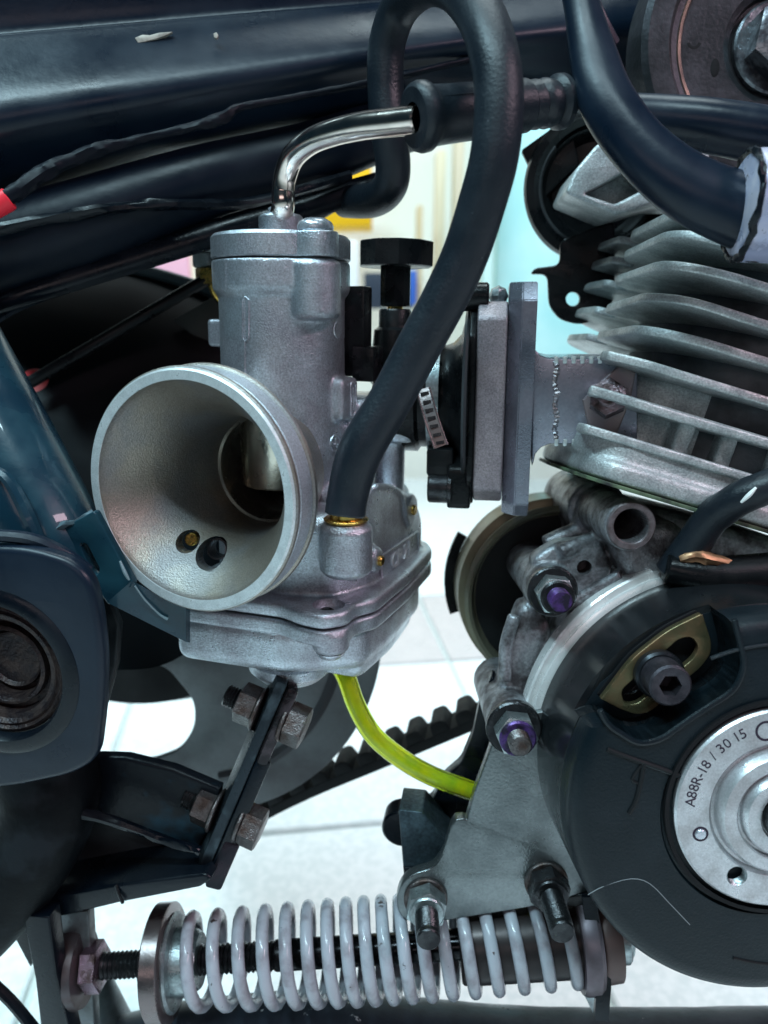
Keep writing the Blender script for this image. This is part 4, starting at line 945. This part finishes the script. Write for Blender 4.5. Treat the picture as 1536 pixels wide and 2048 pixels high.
# hub
FHb = Fr(P(1562, 1620, 182.5), -ENG, V((1, 0, 0)))
b = NB(); lathe(b, FHb, [(0, -3), (24.6, -3), (24.9, -.5), (24.4, 0), (16.9, 0), (16.3, -.6), (16.0, -1.2), (15.3, -1.2), (14.9, 1.6), (14.2, 2.4), (11.4, 2.4), (11.0, 2.0), (11.0, 1.2), (10.3, 1.2), (10.0, 3.2), (9.4, 3.8), (6.5, 3.8), (6.0, 3), (0, 2.8)], 128); hb = mk('hub_plate', b, HUBM, fw, 30)
b = NB(); lathe(b, FHb, [(25.0, -3.4), (27.0, -3.4), (27.0, -.6), (26.0, -.6)], 96); mk('hub_gap_ring', b, TYRE, fw)
b = NB(); cyl(b, FHb, 5.9, 2.5, 6, .5, 40); mk('crank_end', b, DSTEEL, fw)
# lettering along the hub edge
s_ = 'A88R-18 / 30 15'
b = NB(); ang = 176.5
wd = {'A': 1.1, '8': 1.05, 'R': 1.05, '-': .75, '1': .8, ' ': .55, '/': .75, '3': 1.05, '0': 1.1, '5': 1.05}
tot = sum(wd[c] for c in s_); a0, a1 = 177.5, 116.0; acc = 0
for c in s_:
    a = R(a0 + (a1 - a0) * (acc + wd[c] / 2) / tot); acc += wd[c]
    if c == ' ': continue
    rad = V((math.cos(a), math.sin(a))); tan = V((math.sin(a), -math.cos(a)))
    G = Fr(FHb.pt(rad.x * 20.3, rad.y * 20.3, 0), FHb.z, FHb.x * tan.x + FHb.y * tan.y); text(b, G, c, 3.5, .0, .08)
mk('engraved_number', b, INK, fw, 0)
def hubpos(px, py): return FHb.px(px, py)
b = NB(); x, y = hubpos(1401, 1668); G = FHb.at(x, y, 0); cyl(b, G, 1.25, -.5, .5, .2, 20); mk('hub_pin', b, ZINC, fw)
b = NB(); lathe(b, G, [(1.35, .03), (1.7, .06), (1.9, .03)], 24); mk('pin_ring', b, INK, fw)
b = NB(); x, y = hubpos(1532, 1462); G = FHb.at(x, y, 0); lathe(b, G, [(1.9, .03), (2.2, .07), (2.5, .03)], 28); mk('stamped_ring', b, INK, fw)
x, y = hubpos(1474, 1752); G = FHb.at(x, y, 0); q = NB(); cyl(q, G, 2.5, -6, 3, .05, 24); cut_obj(hb, q)
b = NB(); lathe(b, G, [(2.5, 0)] + [p for i in range(6) for p in ((2.15, -.3 - i * .7), (2.5, -.65 - i * .7))] + [(0, -4.8)], 24); mk('threaded_hole', b, STEEL, fw)

# ================================================================== upper right wheel disc
uw = thing('brown_disc', 'dark brown round disc with copper ring in the upper right corner', 'disc', P(1560, 85, 232))
FU = Fr(P(1575, 78, 224), -ENG, V((1, 0, 0)))
b = NB(); lathe(b, FU, [(0, -14), (42, -14), (43, -12), (42.4, -9), (41.6, -2), (40, -.4), (34, -.4), (33, -1.4), (32.6, -2.6), (30.4, -3), (30, -3.6), (17, -3.6), (15, -4.8), (14.4, -7), (0, -7)], 110); mk('disc_body', b, BROWND, uw, 30)
b = NB(); lathe(b, FU, [(29.4, -3.4), (29.8, -2.7), (30.6, -2.6), (31.0, -3.1)], 110); mk('copper_ring', b, COPRIM, uw)
b = NB(); hexa(b, FU.at(0, 0, 0), 11, -7, 3.5, 1.0, R(20)); cyl(b, FU, 13.4, -7, -4.2, .6, 40); mk('hex_bolt', b, mat('chipped_bolt', (.22, .23, .25), .8, .35, (.06, .06, .07), 120, .45, .55, bump=.8, bsc=400), uw)
b = NB(); x, y = FU.px(1398, 72); lathe(b, FU.at(x, y, -3.6), [(1.2, .02), (1.6, .05), (2.1, .02)], 20, 190, 350); x, y = FU.px(1440, 125); G = FU.at(x, y, -3.55); plate(b, G, [(1.3 * math.cos(t), 2.6 * math.sin(t)) for t in (i * math.pi / 10 for i in range(20))], -.05, .06, bev=.01); mk('disc_mark', b, TYRE, uw)

# ================================================================== engine mount plate with bolts
mp = thing('engine_mount_plate', 'grey engine mounting plate with two protruding studs above the spring', 'mounting plate', P(950, 1800, 222))
Fm2 = Fr(P(960, 1700, 222), -ENG, V((1, 0, 0)))
o = pxs(Fm2, [(1000, 1440), (982, 1495), (950, 1582), (934, 1640), (928, 1637), (912, 1639), (904, 1650), (886, 1710), (866, 1738), (830, 1746), (804, 1764), (792, 1798), (798, 1830), (820, 1846), (890, 1842), (1048, 1817), (1138, 1796), (1230, 1760), (1230, 1480), (1100, 1420)])
b = NB(); plate(b, Fm2, rnd(o, [1, 1, 1, .5, .5, .5, 1, 3, 3, 3, 4, 4, 3, 3, 1, 1, 1, 1, 1, 1], 4), -4, 0, bev=.45); mk('plate', b, MOUNT, mp)
for (px, py, L2, m1, m2, nm) in ((851, 1795, 18, STEEL, DSTEEL, 'left'), (1092, 1762, 22, DSTEEL, DSTEEL, 'right')):
    G = Fr(Fm2.pt(*Fm2.px(px, py), 0), -ENG, V((1, 0, 0)))
    b = NB(); cyl(b, G, 6.3, 0, 1.3, .3, 36); st = mk('washer', b, RUST, mp)
    b = NB(); hexa(b, G, 5.9, 1.3, 7.0, .6, R(20)); cyl(b, G, 5.0, 6.8, 7.8, .4, 28); mk('nut', b, m1, mp)
    b = NB(); thread(b, G, 3.3, 7, L2 - 2, .9, .45); cyl(b, G, 3.2, L2 - 2.2, L2, .4, 24); mk('stud', b, m2, mp)
# dark bracket behind the plate
eb = thing('rear_engine_bracket', 'black engine bracket with blue grey block left of the mount plate', 'bracket', P(860, 1700, 245))
b = NB(); pplate(b, [(985, 1350), (960, 1400), (945, 1470), (920, 1530), (885, 1560), (865, 1600), (840, 1620), (880, 1720), (1010, 1700), (1060, 1480)], 246, (930, 1560), 6, r=2, bev=.6); mk('bracket_plate', b, BLACKP, eb)
b = NB(); pplate(b, [(797, 1620), (845, 1625), (900, 1690), (880, 1735), (806, 1735)], 234, (840, 1680), 12, r=.6, bev=.5); mk('bracket_block', b, mat('blue_grey_steel', (.05, .075, .09), .6, .4, (.03, .045, .055), 200, bump=.5, bsc=1200, grain=.3), eb)
b = NB(); pplate(b, [(806, 1735), (880, 1738), (868, 1748), (836, 1752), (810, 1766)], 236, (840, 1745), 10, bev=.3); cyl(b, Fr(P(803, 1660, 246), -LAT), 6.4, -8, 0, .6, 28); mk('bracket_foot', b, BLACKP, eb)

# green tube
b = NB(); gp = [(672, 1318, 232), (694, 1360, 232), (712, 1410, 232), (745, 1468, 232), (795, 1512, 233), (850, 1545, 234), (905, 1568, 236), (965, 1588, 239), (1010, 1596, 242)]
tube(b, [P(*p) for p in gp], 2.95, 28, 8); gt = tag(mk('fuel_tube', b, GREENT, base=P(690, 1340, 232)), 'translucent yellow green fuel tube curving down from the float bowl', 'tube')
b = NB(); tube(b, [P(*p) for p in gp], 1.5, 14, 8); mk('fuel', b, FUEL, gt)

# ================================================================== linkage bar with bolts
lk = thing('link_bar', 'black steel link bar with two rusty bolts under the float bowl', 'link bar', P(410, 1750, 216))
pT, pB = P(574, 1362, 212), P(408, 1752, 222)
ax = (pT - pB).normalized(); FLk = Fr(pB, V((.25, -.05, 1)), ax.cross(V((.25, -.05, 1))) * -1)
zl = (V((.30, .10, 1)) - ax * ax.dot(V((.30, .10, 1)))).normalized(); FLk = Fr(pB, zl, ax.cross(zl))
LL = (pT - pB).length
if FLk.y.dot(ax) < 0: FLk = Fr(pB, FLk.z, -FLk.x)
sg = 1 if FLk.x.x > 0 else -1
def bx(x0, x1, y0, y1, z0, z1, bm, bev=.4):
    xs = sorted((x0 * sg, x1 * sg)); box(bm, FLk, xs, (y0, y1), (z0, z1), bev)
b = NB(); bx(-2.6, .6, 2, LL - 1.0, -10, 0, b, .5); mk('rear_bar', b, mat('worn_blue_black_steel', (.02, .028, .035), .6, .34, (.06, .085, .10), 120, .52, .66, bump=.3), lk)
b = NB(); bx(.8, 5.0, -1.5, LL * .62, -10, .6, b, .6); mk('front_bar', b, BLACKP, lk)
b = NB(); bx(.8, 4.2, LL * .60, LL - 1.4, -10, 1.2, b, 1.0); mk('upper_lug', b, mat('glossy_black_steel', (.02, .018, .02), .7, .25, (.05, .04, .045), 160, bump=.5, bsc=700), lk)
b = NB(); bx(1.2, 6.2, -3, 13, -10, 1.0, b, 1.0); mk('lower_lug', b, mat('violet_black_steel', (.025, .018, .024), .6, .3, (.015, .015, .02), 160, bump=.3), lk)
bxv = (V((.93, -.36, .12))).normalized()
for (py_, zc, q) in ((LL * .80, -4.5, 1.0), (17.5, -4.5, 1.0)):
    c = FLk.pt(0, py_, zc); G = Fr(c, bxv, V((0, 0, 1)))
    b = NB(); hexa(b, G, 6.0 * q, 5.4, 11.2, .8, R(12)); cyl(b, G, 6.2, 4.4, 5.5, .3, 32); mk('bolt_head', b, RUST, lk)
    b = NB(); hexa(b, G, 5.8 * q, -9.4, -3.6, .8, R(20)); cyl(b, G, 6.4, -3.7, -2.7, .3, 32); mk('nut', b, RUST, lk)
    b = NB(); thread(b, G, 3.2, -13.5, -9, .9, .45); mk('bolt_end', b, DSTEEL, lk)

# ================================================================== shock absorber
sh = thing('shock_absorber', 'white coil spring shock absorber lying under the engine', 'shock absorber', P(700, 1990, 240))
pL, pR = P(305, 1926, 236), P(1180, 1872, 232)
FSh = Fr(pL, pR - pL, V((0, 0, 1)))        # z along the spring
LS = (pR - pL).length
def shz(px):  # axis coordinate seen at px
    lo, hi = -60., LS + 60
    for _ in range(50):
        m = (lo + hi) / 2; p = FSh.pt(0, 0, m); xx = 768 + FPX * p.x / -p.z
        if xx < px: lo = m
        else: hi = m
    return lo
z0, z1 = shz(362), shz(1152)
b = NB(); pts = []; turns = []
n_t = 18.1; N_ = int(n_t * 22); z = z0
for i in range(N_ + 1):
    u = i / N_; th = u * n_t
    zz = z0 + (z1 - z0) * (u + .030 * math.sin(2 * math.pi * u) * 1.0)
    a = 2 * math.pi * th + R(100); rr = 11.9 + 1.2 * math.sin(math.pi * u)
    pts.append(FSh.pt(rr * math.cos(a), rr * math.sin(a), zz))
tube(b, pts, 1.9, 14, 1); mk('coil_spring', b, COILP, sh)
b = NB(); lathe(b, FSh, [(0, shz(312)), (16.0, shz(312)), (16.6, shz(315)), (16.6, shz(344)), (15.9, shz(347)), (0, shz(347))], 72); mk('spring_seat', b, COPR, sh)
b = NB(); lathe(b, FSh, [(8, shz(347.5)), (13.6, shz(347.5)), (13.8, shz(351)), (13.0, shz(355)), (8, shz(355))], 64); lathe(b, FSh, [(0, shz(355)), (9.4, shz(355)), (9.4, shz(378)), (8.6, shz(392)), (7.6, shz(402)), (0, shz(402))], 48); mk('seat_collar', b, STEEL, sh)
b = NB(); thread(b, FSh, 3.9, shz(195), shz(300), 1.25, .6); thread(b, FSh, 4.3, shz(398), shz(556), 1.3, .65); mk('threaded_rod', b, DSTEEL, sh)
b = NB(); cyl(b, FSh, 4.4, shz(552), shz(935), .3, 32); mk('damper_rod', b, mat('oily_black_rod', (.012, .013, .015), .8, .2, (.03, .03, .032), 200), sh)
b = NB(); lathe(b, FSh, [(4.4, 0), (5.2, .3), (5.2, 1.0), (4.4, 1.2)], 24) if False else lathe(b, FSh, [(4.3, shz(690)), (4.9, shz(693)), (4.9, shz(704)), (4.3, shz(707))], 28); mk('rod_ring', b, DSTEEL, sh)
b = NB(); lathe(b, FSh, [(0, shz(918)), (10.2, shz(918)), (10.8, shz(922)), (11.1, shz(932)), (11.1, shz(1150)), (0, shz(1150))], 56); mk('damper_body', b, mat('brown_black_body', (.035, .028, .028), .4, .35, (.02, .017, .018), 80), sh)
b = NB(); lathe(b, FSh, [(0, shz(1150)), (15, shz(1150)), (15.6, shz(1158)), (15.6, shz(1180)), (14.6, shz(1188)), (0, shz(1188))], 64); mk('end_cup', b, mat('mauve_cup', (.16, .13, .15), .4, .4, (.10, .08, .09), 90), sh)
b = NB(); hexa(b, FSh, 6.6, shz(286), shz(311), .6, R(15)); mk('lock_nut', b, DSTEEL, sh)
b = NB(); hexa(b, FSh, 7.4, shz(172), shz(206), .8, R(5)); mk('end_nut', b, mat('violet_copper_nut', (.26, .17, .22), .9, .25, (.07, .045, .04), 200, bump=.5), sh)
b = NB(); lathe(b, FSh, [(0, shz(120)), (9.8, shz(120)), (11.3, shz(140)), (11.6, shz(158)), (11.0, shz(170)), (0, shz(172))], 48); mk('end_washer', b, mat('dull_cup_metal', (.085, .075, .08), .6, .4, (.07, .05, .05), 120), sh)
b = NB(); lathe(b, FSh, [(0, shz(1192)), (12.5, shz(1192)), (13, shz(1200)), (12.6, shz(1228)), (0, shz(1228))], 48); mk('rear_washer', b, mat('rust_washer', (.13, .09, .085), .5, .45), sh)
b = NB(); cyl(b, FSh, 8.2, shz(1228), shz(1252), .6, 40); hexa(b, FSh, 6, shz(1250), shz(1262), .5); mk('rear_nut', b, STEEL, sh)
hg = thing('shock_hanger', 'thin bent black hanger strap at the right end of the spring', 'hanger', P(1200, 2000, 226))
b = NB(); strip(b, catmull([P(1178, 1790, 222), P(1184, 1850, 222), P(1190, 1900, 222), P(1206, 1950, 222), P(1204, 2000, 222), P(1202, 2034, 223)], 5), V((1, 0, .1)), 1.2, 2.0); mk('strap', b, BLACKP, hg)
b = NB(); pplate(b, [(1165, 1984), (1192, 1978), (1200, 2032), (1188, 2032)], 229, (1180, 2000), 1.5, bev=.3); mk('hanger_tab', b, STEEL, hg)
b = NB(); pplate(b, [(1130, 1795), (1190, 1785), (1200, 1822), (1132, 1812)], 224, (1160, 1800), 6, bev=.5); mk('hanger_block', b, BLK, hg)
